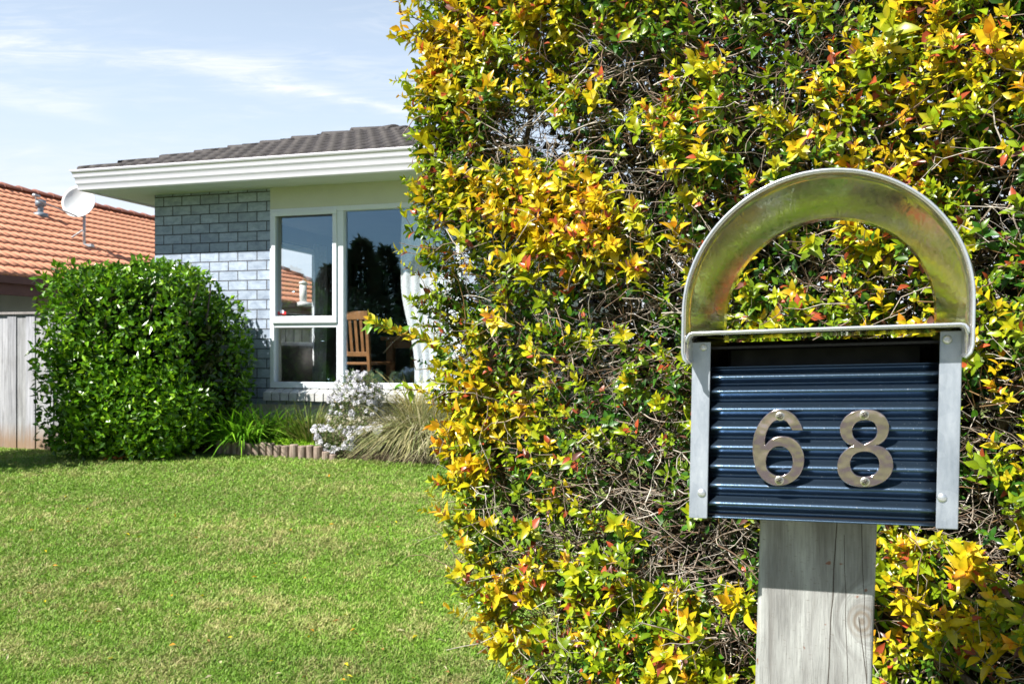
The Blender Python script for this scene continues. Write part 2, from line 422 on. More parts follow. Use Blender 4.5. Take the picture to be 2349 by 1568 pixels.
def leaves_kite(pos, d, up, L, W, fold, curl=.1):
    N = len(pos); d = norm(d); side = norm(np.cross(d, up)); nn = np.cross(side, d)
    L = L[:, None]; W = W[:, None]
    V = np.empty((N, 6, 3))
    V[:, 0] = pos
    V[:, 1] = pos+d*L*.42-side*W*.5+nn*fold*W
    V[:, 2] = pos+d*L*.45-nn*L*curl*.3
    V[:, 3] = pos+d*L*.42+side*W*.5+nn*fold*W
    V[:, 4] = pos+d*L-nn*L*curl
    V[:, 5] = pos+d*L*.45-nn*L*curl*.3
    V = V[:, :5]
    off = (np.arange(N)*5)[:, None, None]
    return V, [(np.array([(0, 2, 1), (0, 3, 2), (1, 2, 4), (2, 3, 4)])[None]+off).reshape(-1, 3)]
def join(parts):
    vs, fs, tt, o = [], {}, [], 0
    for V, faces, T in parts:
        V = V.reshape(-1, 3); vs.append(V); tt.append(T.reshape(-1, 3))
        for f in faces: fs.setdefault(f.shape[1], []).append(f+o)
        o += len(V)
    return np.concatenate(vs), [np.concatenate(a) for a in fs.values()], np.concatenate(tt)
def rand_dir(N):
    return norm(rng.normal(size=(N, 3)))
def tubes_np(P, rad, seg=4):
    """P (N,K,3) polylines, rad (N,K) -> verts, faces"""
    N, K, _ = P.shape
    d = np.gradient(P, axis=1); d = norm(d)
    ref = np.where(np.abs(d[..., 2:3]) > .9, np.array([1., 0, 0]), np.array([0, 0, 1.]))
    u = norm(np.cross(d, ref)); q = np.cross(d, u)
    a = np.arange(seg)*2*np.pi/seg
    V = P[:, :, None]+rad[:, :, None, None]*(u[:, :, None]*np.cos(a)[:, None]+q[:, :, None]*np.sin(a)[:, None])
    i = np.arange(K-1)[:, None]; k = np.arange(seg)[None]
    f = np.stack([i*seg+k, i*seg+(k+1) % seg, (i+1)*seg+(k+1) % seg, (i+1)*seg+k], -1).reshape(-1, 4)
    f = (f[None]+(np.arange(N)*K*seg)[:, None, None]).reshape(-1, 4)
    return V.reshape(N, -1, 3), [f]
class Noise3:
    """cheap smooth value noise"""
    def __init__(s, seed): s.g = np.random.default_rng(seed).random((32, 32, 32))
    def __call__(s, p):
        p = np.asarray(p); i = np.floor(p).astype(int); f = p-i; f = f*f*(3-2*f); o = 0
        for a in (0, 1):
            for b in (0, 1):
                for c in (0, 1):
                    wgt = (f[..., 0] if a else 1-f[..., 0])*(f[..., 1] if b else 1-f[..., 1])*(f[..., 2] if c else 1-f[..., 2])
                    o = o+wgt*s.g[(i[..., 0]+a) % 32, (i[..., 1]+b) % 32, (i[..., 2]+c) % 32]
        return o
N1, N2, N3 = Noise3(1), Noise3(2), Noise3(3)
def sstep(a, b, x):
    t = np.clip((x-a)/(b-a), 0, 1); return t*t*(3-2*t)
def ray_solve(O, cols, px, py):
    """point O + a*cols[0] + b*cols[1] seen at picture position (px,py): returns a, b"""
    r = np.array([(px-CX)/F, 1.0, (HY-py)/F])
    A = np.column_stack([np.array(cols[0]), np.array(cols[1]), -r])
    x = np.linalg.solve(A, np.array([0, 0, ZC])-np.array(O))
    return x[0], x[1]

# ------------------------------------------------------------------ ground
def gz(x, y):
    x = np.asarray(x, float); y = np.asarray(y, float)
    z = .0732*(np.clip(y, 1, 8.2)-1)
    z = z-.29*sstep(3.7, 5.6, -x)*sstep(7.0, 9.6, y)
    return z+.012*(N3(np.stack([x*.8+9, y*.8+9, x*0], -1))-.5)*sstep(2, 4, y)
def gridcoords(a, b, fa, fb, step, coarse):
    return np.unique(np.round(np.concatenate([np.arange(a, fa, coarse), np.arange(fa, fb, step), np.arange(fb, b+coarse, coarse)]), 3))
gx = np.unique(np.concatenate([np.linspace(-400, -14, 14), np.linspace(-14, 10, 97), np.linspace(10, 400, 14)]))
gy = np.unique(np.concatenate([np.linspace(-.6, 16, 84), np.linspace(16, 500, 18)]))
GX, GY = np.meshgrid(gx, gy, indexing='ij')
V = np.stack([GX, GY, gz(GX, GY)], -1).reshape(-1, 3)
ny = len(gy); i, j = np.meshgrid(np.arange(len(gx)-1), np.arange(ny-1), indexing='ij')
Fq = np.stack([i*ny+j, (i+1)*ny+j, (i+1)*ny+j+1, i*ny+j+1], -1).reshape(-1, 4)
tag(npobj('lawn', V, [Fq], M_lawn), kind='structure')
b = MB(); b.box((-400, -2.4, -.3), (400, -.6, .004)); tag(b.build('footpath', M_conc), kind='structure')
b = MB(); b.box((-400, -2.55, -.3), (400, -2.4, .008)); tag(b.build('kerb', M_conc), kind='structure')
b = MB(); b.box((-400, -9.5, -.3), (400, -2.55, -.12)); tag(b.build('road', M_asph), kind='structure')
b = MB(); b.box((-400, -300, -.3), (400, -9.5, .0)); tag(b.build('verge', M_lawn), kind='structure')

# grass blades on the lawn inside the wider view
def grass(Nb):
    u = rng.random(Nb*3)
    y = 1/(1/2.6+(1/11.4-1/2.6)*u)                    # more blades near the camera
    x = -.80*y-1.0+rng.random(Nb*3)*(y*1.04+1.6)
    keep = (x < .85-.0*y) & ~((y > 8.25) & (x > -4.0+.0*y)) & (y < 10.28+.29*(-x-3.85))
    keep &= ~((y > 8.0) & (x > -3.2))
    x, y = x[keep][:Nb], y[keep][:Nb]
    N = len(x); z = gz(x, y)
    p = np.stack([x, y, z-.004], -1)
    pat = N1(np.stack([x*1.3, y*.9, x*0+3], -1))*.35+N2(np.stack([x*4.3, y*3.4, x*0], -1))*.25+N3(np.stack([(x-.35*y)*.55+7, (y+.18*x)*3.6, x*0+9], -1))*.4
    fine = N3(np.stack([x*13, y*11, x*0+5], -1))
    h = (.012+.015*rng.random(N)+.010*(pat-.4)+.008*fine)*(1+.06*(y-3))
    a = rng.random(N)*2*np.pi
    lean = (.35+.75*rng.random(N))
    d = np.stack([np.cos(a)*lean, np.sin(a)*lean, np.ones(N)], -1); d = norm(d)
    wdt = (.0013+.0013*rng.random(N))*(.7+.22*y)
    b2 = a+np.pi/2+rng.normal(0, .6, N)
    side = np.stack([np.cos(b2), np.sin(b2), np.zeros(N)], -1)
    h = h[:, None]; wv = side*wdt[:, None]
    V = np.empty((N, 5, 3))
    V[:, 0] = p-wv; V[:, 1] = p+wv
    m_ = p+d*h*.6; V[:, 2] = m_-wv*.75; V[:, 3] = m_+wv*.75
    V[:, 4] = p+d*h*1.0+np.stack([d[:, 0], d[:, 1], -.25*np.ones(N)], -1)*h*.35
    off = (np.arange(N)*5)[:, None, None]
    fs = [(np.array([(0, 1, 3, 2)])[None]+off).reshape(-1, 4), (np.array([(2, 3, 4)])[None]+off).reshape(-1, 3)]
    dry = np.clip((pat-.5)*1.5+(fine-.5)*1.2+rng.normal(0, .36, N)+.20, 0, 1)[:, None]
    g = np.array([.160, .325, .040])*(.75+.5*rng.random((N, 1)))+np.array([.05, .05, 0])*rng.random((N, 1))
    st = np.array([.47, .44, .19])*(.75+.4*rng.random((N, 1)))
    col = g*(1-dry)+st*dry
    band = N3(np.stack([(x-.35*y)*.45+3, (y+.18*x)*2.6, x*0+2], -1))[:, None]; col = col*(.84+.34*band)+np.array([.03, .035, 0])*band
    far = sstep(6, 8.3, y)[:, None]; col = col*(1-far*.35)+np.array([.20, .34, .05])*far*.35
    T = np.repeat(col[:, None], 5, 1)
    return V, fs, T
V, fs, T = grass(560000)
o = npobj('grass', V, fs, M_blade, None, T.reshape(-1, 3), False)
tag(o, 'short mown green lawn grass with straw coloured patches', 'grass', kind='stuff')
# longer tufts and fallen leaves where the mower misses the foot of the hedge
N = 9000; tt = -.25+3.0*rng.random(N); dd = rng.normal(.02, .16, N)
p = np.array([-.262, 2.72, 0])+tt[:, None]*norm(np.array([.72, -.694, 0]))+(-.28+dd)[:, None]*norm(np.array([.694, .72, 0])); p[:, 0] += .3; p[:, 2] = gz(p[:, 0], p[:, 1])
d = norm(rng.normal(0, .5, (N, 3))+np.array([0, 0, 1])); hh = .05+.08*rng.random(N)
V, fs = leaves_kite(p, d, rand_dir(N), hh, .004+.003*rng.random(N), .1, .25)
c = np.where((rng.random(N) < .3)[:, None], np.array([.42, .36, .16]), np.array([.15, .27, .04]))*(.7+.6*rng.random((N, 1)))
o = npobj('tufted_grass', V, fs, M_blade, None, np.repeat(c[:, None], 5, 1).reshape(-1, 3), False); tag(o, 'longer ragged grass along the foot of the hedge', 'grass', kind='stuff')
N = 160; y = 1/(1/3.0+(1/8.0-1/3.0)*rng.random(N)); x = -.6*y+rng.random(N)*(.55*y+.3)
p = np.stack([x, y, gz(x, y)+.018+.01*rng.random(N)], -1)
V, fs = leaves_kite(p, norm(rand_dir(N)*np.array([1, 1, .2])), np.tile([0, 0, 1.], (N, 1))+rand_dir(N)*.5, .018+.02*rng.random(N), .010+.008*rng.random(N), .25)
c = np.array([[.62, .52, .02], [.35, .18, .06], [.55, .5, .3], [.6, .3, .03]])[rng.integers(0, 4, N)]
o = npobj('leaf_litter', V, fs, M_dry, None, np.repeat(c[:, None], 5, 1).reshape(-1, 3), False); tag(o, 'small yellow and brown leaves scattered over the lawn', 'fallen leaves', kind='stuff')

# ------------------------------------------------------------------ HOUSE frame: x along front wall to the right, y into the house
HA = np.array([-3.85, 9.40, 0.0])
HU = np.array([.960, -.279, 0]); HU /= np.linalg.norm(HU); HV = np.array([-HU[1], HU[0], 0])
HM = Matrix(((HU[0], HV[0], 0, HA[0]), (HU[1], HV[1], 0, HA[1]), (0, 0, 1, 0), (0, 0, 0, 1)))
def hw(px, py, nn=0.0):
    """picture position on the plane y=nn of the house frame -> (x, z)"""
    a, z = ray_solve(HA+HV*nn, (HU, (0, 0, 1)), px, py); return a, z
def hl(px, py, s=0.0):
    """picture position on the plane x=s of the house frame -> (y, z)"""
    a, z = ray_solve(HA+HU*s, (HV, (0, 0, 1)), px, py); return a, z
house = empty('house', HM)
tag(house, 'single storey grey brick house with brown tiled roof, white gutter and large white window', 'house')
Zs = 3.155                      # soffit
Zb = .93                        # brick starts
WL, _ = hw(621, 700)            # window left
_, Wt = hw(622, 480.7)
_, Wb = hw(700, 889.5)
WR = 3.50; HW_ = 3.66; HD = 9.0; TH = .16
print('window', WL, WR, Wt, Wb)
# walls
b = MB(); b.box((0, 0, Zb), (WL, TH, Zs)); b.box((WL, 0, Zb), (HW_, TH, Wb-.13)); b.box((WR, 0, Wb-.13), (HW_, TH, Zs))
b.build('brick_wall', M_brick, house)
t0, zt0 = hl(640, 562); t1, zt1 = hl(715, 578); _, zb1 = hl(690, 793)
SW0, SW1, SWt, SWb = 1.9, t1, (zt1+zt0)/2, zb1
print('side window', t0, t1, zt0, zt1, zb1)
b = MB(); b.box((0, TH, Zb), (TH, SW0, Zs)); b.box((0, SW0, Zb), (TH, SW1, SWb)); b.box((0, SW0, SWt), (TH, SW1, Zs)); b.box((0, SW1, Zb), (TH, HD, Zs))
b.build('side_brick_wall', M_brick_s, house)
b = MB(); b.box((HW_-TH, TH, Zb), (HW_, HD, Zs)); b.box((0, HD, Zb), (HW_, HD+TH, Zs)); b.build('rear_wall', M_brick_s, house)
b = MB(); b.box((-.0, -.0, .1), (HW_, .14, Zb)); b.box((0, .14, .1), (.14, HD, Zb)); b.build('foundation', M_found, house)
b = MB(); b.box((WL, -.012, Wt), (WR, TH, Zs)); b.build('cladding_panel', M_clad, house)
b = MB(); b.box((TH, TH, .86), (HW_-TH, HD, .90)); b.build('floor', M_carpet, house)
b = MB(); b.box((TH, TH, Zs-.02), (HW_-TH, HD, Zs)); b.build('ceiling', M_room, house)
# plaster lining
b = MB(); L_ = TH+.02
b.box((TH, TH+.2, .9), (L_, SW0-.02, Zs-.02)); b.box((TH, SW0-.02, .9), (L_, SW1+.02, SWb-.03)); b.box((TH, SW0-.02, SWt+.03), (L_, SW1+.02, Zs-.02)); b.box((TH, SW1+.02, .9), (L_, HD-.02, Zs-.02))
b.box((HW_-TH-.02, TH+.02, .9), (HW_-TH, HD-.02, Zs-.02)); b.box((L_, HD-.02, .9), (HW_-TH-.02, HD, Zs-.02))
b.build('room_lining', M_room, house)
# front window
fw = .045
win = MB(); fy0, fy1 = -.02, .06
def px2s(px, py=700): return hw(px, py, fy0)[0]
def py2z(py, px=700): return hw(px, py, fy0)[1]
m0, m1 = px2s(767), px2s(787)
tr0, tr1 = py2z(743), py2z(722)
win.box((WL, fy0, Wb), (WR, fy1, Wb+.06)); win.box((WL, fy0, Wt-.05), (WR, fy1, Wt))
win.box((WL, fy0, Wb+.06), (WL+.05, fy1, Wt-.05)); win.box((WR-.05, fy0, Wb+.06), (WR, fy1, Wt-.05))
win.box((m0+.02, fy0, Wb+.06), (m1, fy1, Wt-.05))
winf = win.build('window', M_frame, house, bevel=.006)
sa = MB()   # opening sash, a little proud of the frame
s0, s1, z0, z1 = WL+.03, m0+.03, tr0+.01, Wt-.03
sa.box((s0, fy0-.022, z0), (s1, fy0-.002, z0+.07)); sa.box((s0, fy0-.022, z1-.05), (s1, fy0-.002, z1)); sa.box((s0, fy0-.022, z0+.07), (s0+.045, fy0-.002, z1-.05)); sa.box((s1-.045, fy0-.022, z0+.07), (s1, fy0-.002, z1-.05))
sa.box((WL+.05, fy0+.004, tr0-.035), (m0+.02, fy1-.004, tr0+.05))
sa.build('sash', M_frame, winf, bevel=.006)
def pane(name, x0, x1, z0, z1, y=.03):
    b = MB(); b.box((x0, y, z0), (x1, y+.006, z1)); return b.build(name, M_glass, winf)
pane('pane', WL+.05, m0+.02, tr0+.052, Wt-.05); pane('pane', WL+.05, m0+.02, Wb+.06, tr0-.037); pane('pane', m1, WR-.05, Wb+.06, Wt-.05)
# inner reveal
b = MB(); b.box((WL-.02, fy1+.002, Wb+.0), (WL+.015, TH+.02, Wt)); b.box((WL, fy1+.002, Wb-.02), (WR, TH+.03, Wb+.015)); b.build('window_reveal', M_soff, winf)
# side window
sf = MB(); y_ = .05
sf.box((.03, SW0, SWb-.0), (.11, SW1, SWb+.05)); sf.box((.03, SW0, SWt-.05), (.11, SW1, SWt)); sf.box((.03, SW1-.03, SWb+.05), (.11, SW1, SWt-.05)); sf.box((.03, SW0, SWb+.05), (.11, SW0+.05, SWt-.05))
tz = hl(690, 727)[1]
sf.box((.03, SW0+.05, tz-.03), (.11, SW1-.03, tz+.03))
sf = sf.build('side_window', M_frame, house, bevel=.004)
b = MB(); b.box((.06, SW0+.04, SWb+.04), (.066, SW1-.03, SWt-.04)); b.build('pane', M_glass2, sf)
# brick on edge sill
k = 0; x = WL-.02
sill = MB()
while x < WR:
    o1 = random.uniform(-.002, .002)
    sill.hexa([(x, -.115, Wb-.128+o1), (x+.088, -.115, Wb-.128+o1), (x+.088, .0, Wb-.09), (x, .0, Wb-.09),
               (x, -.115, Wb-.045+o1), (x+.088, -.115, Wb-.045+o1), (x+.088, -.0005, Wb-.004), (x, -.0005, Wb-.004)])
    x += .0985
M_sill = simple('sill_brick', (.50, .50, .49), .85, 0, .22, 9, .5)
sill.build('window_sill', M_sill, house, bevel=.005)
b = MB(); b.box((WL-.01, -.105, Wb-.120), (WR, -.004, Wb-.06)); b.build('sill_mortar', simple('dark_mortar', (.10, .10, .105), .9), house)
# eaves: soffit, fascia, gutter all round
EO = .50
b = MB(); b.box((-EO+.03, -EO+.06, Zs), (HW_+EO-.03, -.0, Zs+.012)); b.box((-EO+.03, 0, Zs), (0, HD+.5, Zs+.012)); b.box((HW_, 0, Zs), (HW_+EO-.03, HD+.5, Zs+.012))
b.build('soffit', M_soff, house)
GT = .205
prof = [(0, 0), (-.034, .0), (-.041, .010), (-.043, .058), (-.052, .066), (-.057, .076), (-.059, .122), (-.069, .130), (-.074, .140), (-.078, .178), (-.092, .190), (-.098, GT), (-.092, GT+.002), (-.07, .15), (0, .14)]
def gutter_run(prof, L0, L1, zz, yo):
    mbs = MB(); k = len(prof)
    # front run with mitred ends following the profile
    def put(P0, P1): mbs.add(P0+P1, [(i, i+1, k+i+1, k+i) for i in range(k-1)])
    put([(L0+q[0], yo+q[0], zz+q[1]) for q in prof], [(L1-q[0], yo+q[0], zz+q[1]) for q in prof])
    put([(L0+q[0], HD+.5, zz+q[1]) for q in prof], [(L0+q[0], yo+q[0], zz+q[1]) for q in prof])
    put([(L1-q[0], yo+q[0], zz+q[1]) for q in prof], [(L1-q[0], HD+.5, zz+q[1]) for q in prof])
    return mbs
gutter_run(prof, -EO, HW_+EO, Zs-.012, -EO+.03).build('gutter', M_white, house, smooth=True)
b = MB(); b.box((-EO, -EO+.03, Zs-.010), (HW_+EO, -EO+.052, Zs+.12)); b.box((-EO, -EO+.052, Zs-.010), (-EO+.022, HD+.5, Zs+.12)); b.build('fascia', M_white, house)
# downpipe at the left corner
b = MB(); b.tube([(-.09, .35, Zs-.0), (-.09, .33, Zs-.10), (-.05, .30, Zs-.22), (-.05, .30, Zs-.6), (-.05, .30, .5)], .038, 12); b.build('downpipe', M_white, house, smooth=True)

# ---- tiled roof planes
def tile_plane(O, a, up, nrm, S, amin, amax, course, wave, amp=.016, lift=.03, step=8, A0=-1, A1=30):
    """O corner on the eave, a unit vector along the eave, up unit vector up the slope; amin/amax give the run at height b"""
    O, a, up, nrm = map(np.array, (O, a, up, nrm))
    na = int((A1-A0)/wave*step)+1
    A = np.linspace(A0, A0+(na-1)*wave/step, na)
    Vs, Fs, o = [], [], 0
    nc = int(math.ceil(S/course))
    for k in range(nc):
        b0, b1 = k*course-.02, min((k+1)*course, S)
        ph = .5*wave*(k % 2)*0
        wv = amp*np.abs(np.sin((A+ph)/wave*np.pi))**.8*2-amp*.3
        sc_ = -.055*np.abs(np.sin((A+ph)/wave*np.pi))      # scalloped lower edge
        rows = []
        for (bb, hh, cl) in ((b0, .0, b0), (b0, lift, b0), ((b0+b1)/2, lift*.55, (b0+b1)/2), (b1, .0, b1)):
            Ac = np.clip(A, amin(max(cl, 0)), amax(max(cl, 0)))
            ww = wv if hh or bb == b1 else wv-.012
            bbv = bb+(sc_*.5 if bb == b0 else 0)
            rows.append(O+a*Ac[:, None]+up*(np.zeros(na)+bbv)[:, None]+nrm*(hh+ww)[:, None])
        P = np.stack(rows)
        idx = np.arange(4*na).reshape(4, na)
        q = np.stack([idx[:-1, :-1], idx[:-1, 1:], idx[1:, 1:], idx[1:, :-1]], -1).reshape(-1, 4)
        PV = P.reshape(-1, 3)
        area = np.linalg.norm(np.cross(PV[q[:, 2]]-PV[q[:, 0]], PV[q[:, 3]]-PV[q[:, 1]]), axis=1)
        q = q[area > 1e-6]
        Vs.append(PV); Fs.append(q+o); o += len(PV)
    return np.concatenate(Vs), [np.concatenate(Fs)]
def caps(p0, p1, r=.11, ln=.36, drop=.35):
    """overlapping ridge or hip caps from low end p0 to high end p1"""
    p0, p1 = Vector(p0), Vector(p1); d = p1-p0; L = d.length; d.normalize()
    side = d.cross(Vector((0, 0, 1))).normalized(); nn = side.cross(d)
    mb = MB(); n_ = max(1, int(round(L/ln))); l = L/n_
    for i in range(n_):
        a0, a1 = i*l-.03, (i+1)*l+.02
        pts = []
        for (t, rr, h) in ((a0, r*1.16, .022), (a1, r*.92, .0)):
            for k in range(11):
                an = math.pi*(k/10)
                pts.append(tuple(p0+d*t+side*math.cos(an)*rr+nn*(math.sin(an)*rr*.72+h-.03)))
        for (t, rr, h) in ((a0, r*1.16-.02, .008),):
            for k in range(11):
                an = math.pi*(k/10)
                pts.append(tuple(p0+d*t+side*math.cos(an)*rr+nn*(math.sin(an)*rr*.72+h-.035)))
        f = [(k, k+1, 11+k+1, 11+k) for k in range(10)]+[(22+k, 22+k+1, k+1, k) for k in range(10)]
        mb.add(pts, f)
    return mb
tp = .352; w_ = (HW_+2*EO)/2; ze = Zs+.188
cs, sn = math.cos(math.atan(tp)), math.sin(math.atan(tp))
Sl = w_/cs
e0, e1, ey = -EO-.03, HW_+EO+.03, -EO-.01
Vv, Ff = tile_plane((e0, ey, ze), (1, 0, 0), (0, cs, sn), (0, -sn, cs), Sl, lambda b: b*cs, lambda b: (e1-e0)-b*cs, .32, .15, A0=0, A1=e1-e0+.2)
npobj('roof', Vv, Ff, M_btile, house, smooth=True)
Vv, Ff = tile_plane((e0, ey, ze), (0, 1, 0), (cs, 0, sn), (-sn, 0, cs), Sl, lambda b: b*cs, lambda b: 10.4, .32, .15, A0=0, A1=10.4)
npobj('roof_side', Vv, Ff, M_btile, house, smooth=True)
Vv, Ff = tile_plane((e1, ey, ze), (0, 1, 0), (-cs, 0, sn), (sn, 0, cs), Sl, lambda b: b*cs, lambda b: 10.4, .32, .15, A0=0, A1=10.4)
npobj('roof_side', Vv, Ff, M_btile, house, smooth=True)
apx = ((e0+e1)/2, ey+(e1-e0)/2, ze+(e1-e0)/2*tp+.012)
mb = caps((e0+.08, ey+.08, ze+.0), apx, .095, .38); mb2 = caps((e1-.08, ey+.08, ze+.0), apx, .095, .38); mb3 = caps((apx[0], 10.2, apx[2]), apx, .095, .38)
for q, nm in ((mb, 'hip_cap'), (mb2, 'hip_cap'), (mb3, 'ridge_cap')): q.build(nm, M_btile, house, smooth=True)
# ------------------------------------------------------------------ things inside the room
def chair(name, M, label):
    r = empty(name, M); tag(r, label, 'chair', 'timber dining chairs')
    b = MB(); b.box((-.22, -.21, .43), (.22, .21, .46)); b.build('seat', M_wood, r, bevel=.008)
    for sx in (-1, 1):
        b = MB(); b.box((sx*.20-.02, -.20, 0), (sx*.20+.02, -.16, .429)); b.build('leg', M_wood, r, bevel=.004)
        b = MB(); b.hexa([(sx*.20-.02, .17, 0), (sx*.20+.02, .17, 0), (sx*.20+.02, .21, 0), (sx*.20-.02, .21, 0), (sx*.19-.02, .25, 1.0), (sx*.19+.02, .25, 1.0), (sx*.19+.02, .28, 1.0), (sx*.19-.02, .28, 1.0)]); b.build('leg', M_wood, r, bevel=.004)
    b = MB(); b.box((-.17, .245, .91), (.17, .27, 1.0)); b.build('back_rail', M_wood, r, bevel=.004)
    b = MB(); b.box((-.18, .205, .52), (.18, .23, .57)); b.build('back_rail', M_wood, r, bevel=.004)
    for x in (-.11, -.037, .037, .11):
        b = MB(); b.hexa([(x-.018, .207, .57), (x+.018, .207, .57), (x+.018, .222, .57), (x-.018, .222, .57), (x-.018, .247, .91), (x+.018, .247, .91), (x+.018, .262, .91), (x-.018, .262, .91)]); b.build('back_slat', M_wood, r)
    return r
a, z = hw(812, 780, .75)
chair('dining_chair', HM @ Matrix.Translation((a+.16, .75, .9)) @ Matrix.Rotation(R(168), 4, 'Z'), 'slatted timber dining chair seen through the right hand window pane, nearest the glass')
tb = empty('dining_table', HM @ Matrix.Translation((a+.84, 1.9, .9))); tag(tb, 'brown timber dining table inside the room behind the slatted chair', 'table')
b = MB(); b.box((-.85, -.45, .70), (.55, .45, .745)); b.build('tabletop', M_wood, tb, bevel=.005)
b = MB(); b.box((-.78, -.38, .61), (.48, .38, .699)); b.build('apron', M_wood, tb)
for sx in (-.80, .42):
    for sy in (-.40, .32):
        b = MB(); b.box((sx, sy, 0), (sx+.085, sy+.085, .699)); b.build('leg', M_wood, tb, bevel=.005)
def picture(pa, pb, pyt, pyb, label):
    ya, zt = hl(pa, pyt, L_); yb, zb_ = hl(pb, pyb, L_)
    M = HM @ Matrix.Translation((L_+.002, (ya+yb)/2, (zt+zb_)/2)); r = empty('framed_picture', M); tag(r, label, 'picture', 'framed portraits on the room wall')
    hw_, hh = (yb-ya)/2, (zt-zb_)/2
    b = MB(); b.box((0, -hw_, -hh), (.03, -hw_+.06, hh)); b.box((0, hw_-.06, -hh), (.03, hw_, hh)); b.box((0, -hw_+.06, hh-.06), (.03, hw_-.06, hh)); b.box((0, -hw_+.06, -hh), (.03, hw_-.06, -hh+.06)); b.build('frame', M_dark, r)
    b = MB(); b.box((0.004, -hw_+.058, -hh+.058), (.014, hw_-.058, hh-.058)); b.build('print', M_photo, r)
    ol = [(-.10, -hh+.06), (.10, -hh+.06), (.11, -.05), (.05, .03), (.02, .05), (.035, .09), (.03, .13), (0, .15), (-.03, .13), (-.035, .09), (-.02, .05), (-.05, .03), (-.11, -.05)]
    b = MB(); b.prism(ol, .015, .018, 0); b.build('printed_figure', M_figure, r)
picture(804, 837, 606, 662, 'dark framed portrait on the room wall, the left of the two seen through the glass')
picture(875, 908, 620, 681, 'dark framed portrait on the room wall, the right of the two by the curtain')
# curtains (pleated sheets with their own thickness)
def curtain(name, path, ztop, zbot, label, amp=.016, k=43, per=.09, pinch=None):
    """path: function t in 0..1 , v in 0..1 (top to bottom) -> (x,y)"""
    Vs = []; na, nb = 70, 24
    for j in range(nb+1):
        v = j/nb
        for i_ in range(na+1):
            u = i_/na; x, y, dxn, dyn = path(u, v)
            wv = amp*(math.sin(u*k+.8*math.sin(v*3))+.6*math.sin(u*k*.37+2+v*1.3))*(.5+.5*v)
            Vs.append((x+dxn*wv, y+dyn*wv, ztop+(zbot-ztop)*v))
    idx = np.arange((na+1)*(nb+1)).reshape(nb+1, na+1)
    q = np.stack([idx[:-1, :-1], idx[:-1, 1:], idx[1:, 1:], idx[1:, :-1]], -1).reshape(-1, 4)
    o = npobj(name, np.array(Vs), [q], M_curt, None, np.tile([.90, .91, .93], (len(Vs), 1)))
    o.matrix_world = HM
    md = o.modifiers.new('thickness', 'SOLIDIFY'); md.thickness = .003
    tag(o, label, 'curtain'); return o
cl0 = hw(922, 700, .2)[0]; cl1 = hw(946, 860, .2)[0]
def p1(u, v):
    e = .5+.5*math.sin(v*2.6+4.4)
    left = cl0+(cl1-cl0)*sstep(.45, .9, v)-.02*math.sin(v*5)
    return left+(WR-.04-left)*u, .2, 0, 1
curtain('curtain', p1, Wt+.03, Wb+.03, 'white sheer curtain hanging inside the large window beside the hedge')
cy0, _ = hl(717, 650, L_+.12)
def p2(u, v): return L_+.12, cy0+.40*u+.03*math.sin(v*4), 1, 0
curtain('curtain', p2, SWt+.05, 1.0, 'pale curtain inside the room beyond the small side window, seen through the left panes', .03, 22)
# sticker on glass
sx, sz = hw(643, 717, .025)
b = MB(); b.box((sx-.03, .024, sz-.02), (sx+.065, .0285, sz+.012)); o = b.build('window_sticker', M_red); o.matrix_world = HM
o.data.materials.append(M_white)
tag(o, 'small red and white sticker in the lower corner of the upper left window pane', 'sticker')
b = MB(); b.box((sx-.005, .022, sz-.006), (sx+.04, .0238, sz+.026)); q = b.build('white_label', M_white, o)
# ------------------------------------------------------------------ NEIGHBOUR house
NE = np.array([-7.42, 13.2, 2.6])
NM = Matrix(((HU[0], HV[0], 0, NE[0]), (HU[1], HV[1], 0, NE[1]), (0, 0, 1, NE[2]), (0, 0, 0, 1)))
nh = empty('neighbour_house', NM)
tag(nh, 'neighbouring house with an orange concrete tile roof behind the grey fence', 'house')
ntp = .51; nc_, ns_ = math.cos(math.atan(ntp)), math.sin(math.atan(ntp)); wN = 4.3; te = 8.8
Vv, Ff = tile_plane((0, -9, 0), (0, 1, 0), (-nc_, 0, ns_), (ns_, 0, nc_), wN/nc_, lambda b: 0.0, lambda b: 9+te+wN-b*nc_, .345, .175, .02, .036, A0=0, A1=22.5, step=8)
npobj('roof', Vv, Ff, M_otile, nh)
Vv, Ff = tile_plane((0, te+wN, 0), (-1, 0, 0), (0, -nc_, ns_), (0, ns_, nc_), wN/nc_, lambda b: b*nc_, lambda b: 2*wN-b*nc_, .345, .175, .02, .036, A0=0, A1=9, step=6)
npobj('roof_end', Vv, Ff, M_otile, nh)
b = MB(); b.hexa([(-2*wN, -9, 0), (-wN-.02, -9, wN*ntp-.02), (-wN-.02, te, wN*ntp-.02), (-2*wN, te+wN, 0), (-2*wN, -9, .05), (-wN-.02, -9, wN*ntp+.03), (-wN-.02, te, wN*ntp+.03), (-2*wN, te+wN, .05)]); b.build('rear_roof', M_otile, nh)
M_rcap = simple('ridge_cap_tile', (.22, .085, .06), .75, 0, .2, 8, .3)
zr = wN*ntp
caps((-wN, -9, zr+.05), (-wN, te, zr+.05), .12, .42).build('ridge_cap', M_rcap, nh, smooth=True)
caps((-.05, te+wN-.05, .06), (-wN, te, zr+.05), .12, .42).build('hip_cap', M_otile, nh, smooth=True)
b = MB(); b.box((-.05, -9, -.30), (-.01, te+wN, -.03)); b.box((-2*wN, te+wN-.04, -.30), (-.05, te+wN, -.03))
b.box((-.01, -9, -.13), (.07, te+wN, -.015)); b.build('fascia_gutter', M_brown, nh, bevel=.008)
b = MB(); b.box((-.6, -9, -.26), (-.05, te+wN-.05, -.24)); b.build('soffit', M_brown, nh)
bx = hl  # wall set in under the eave
def nl(px, py, s):
    a, z = ray_solve(NE+HU*s, (HV, (0, 0, 1)), px, py); return a, z
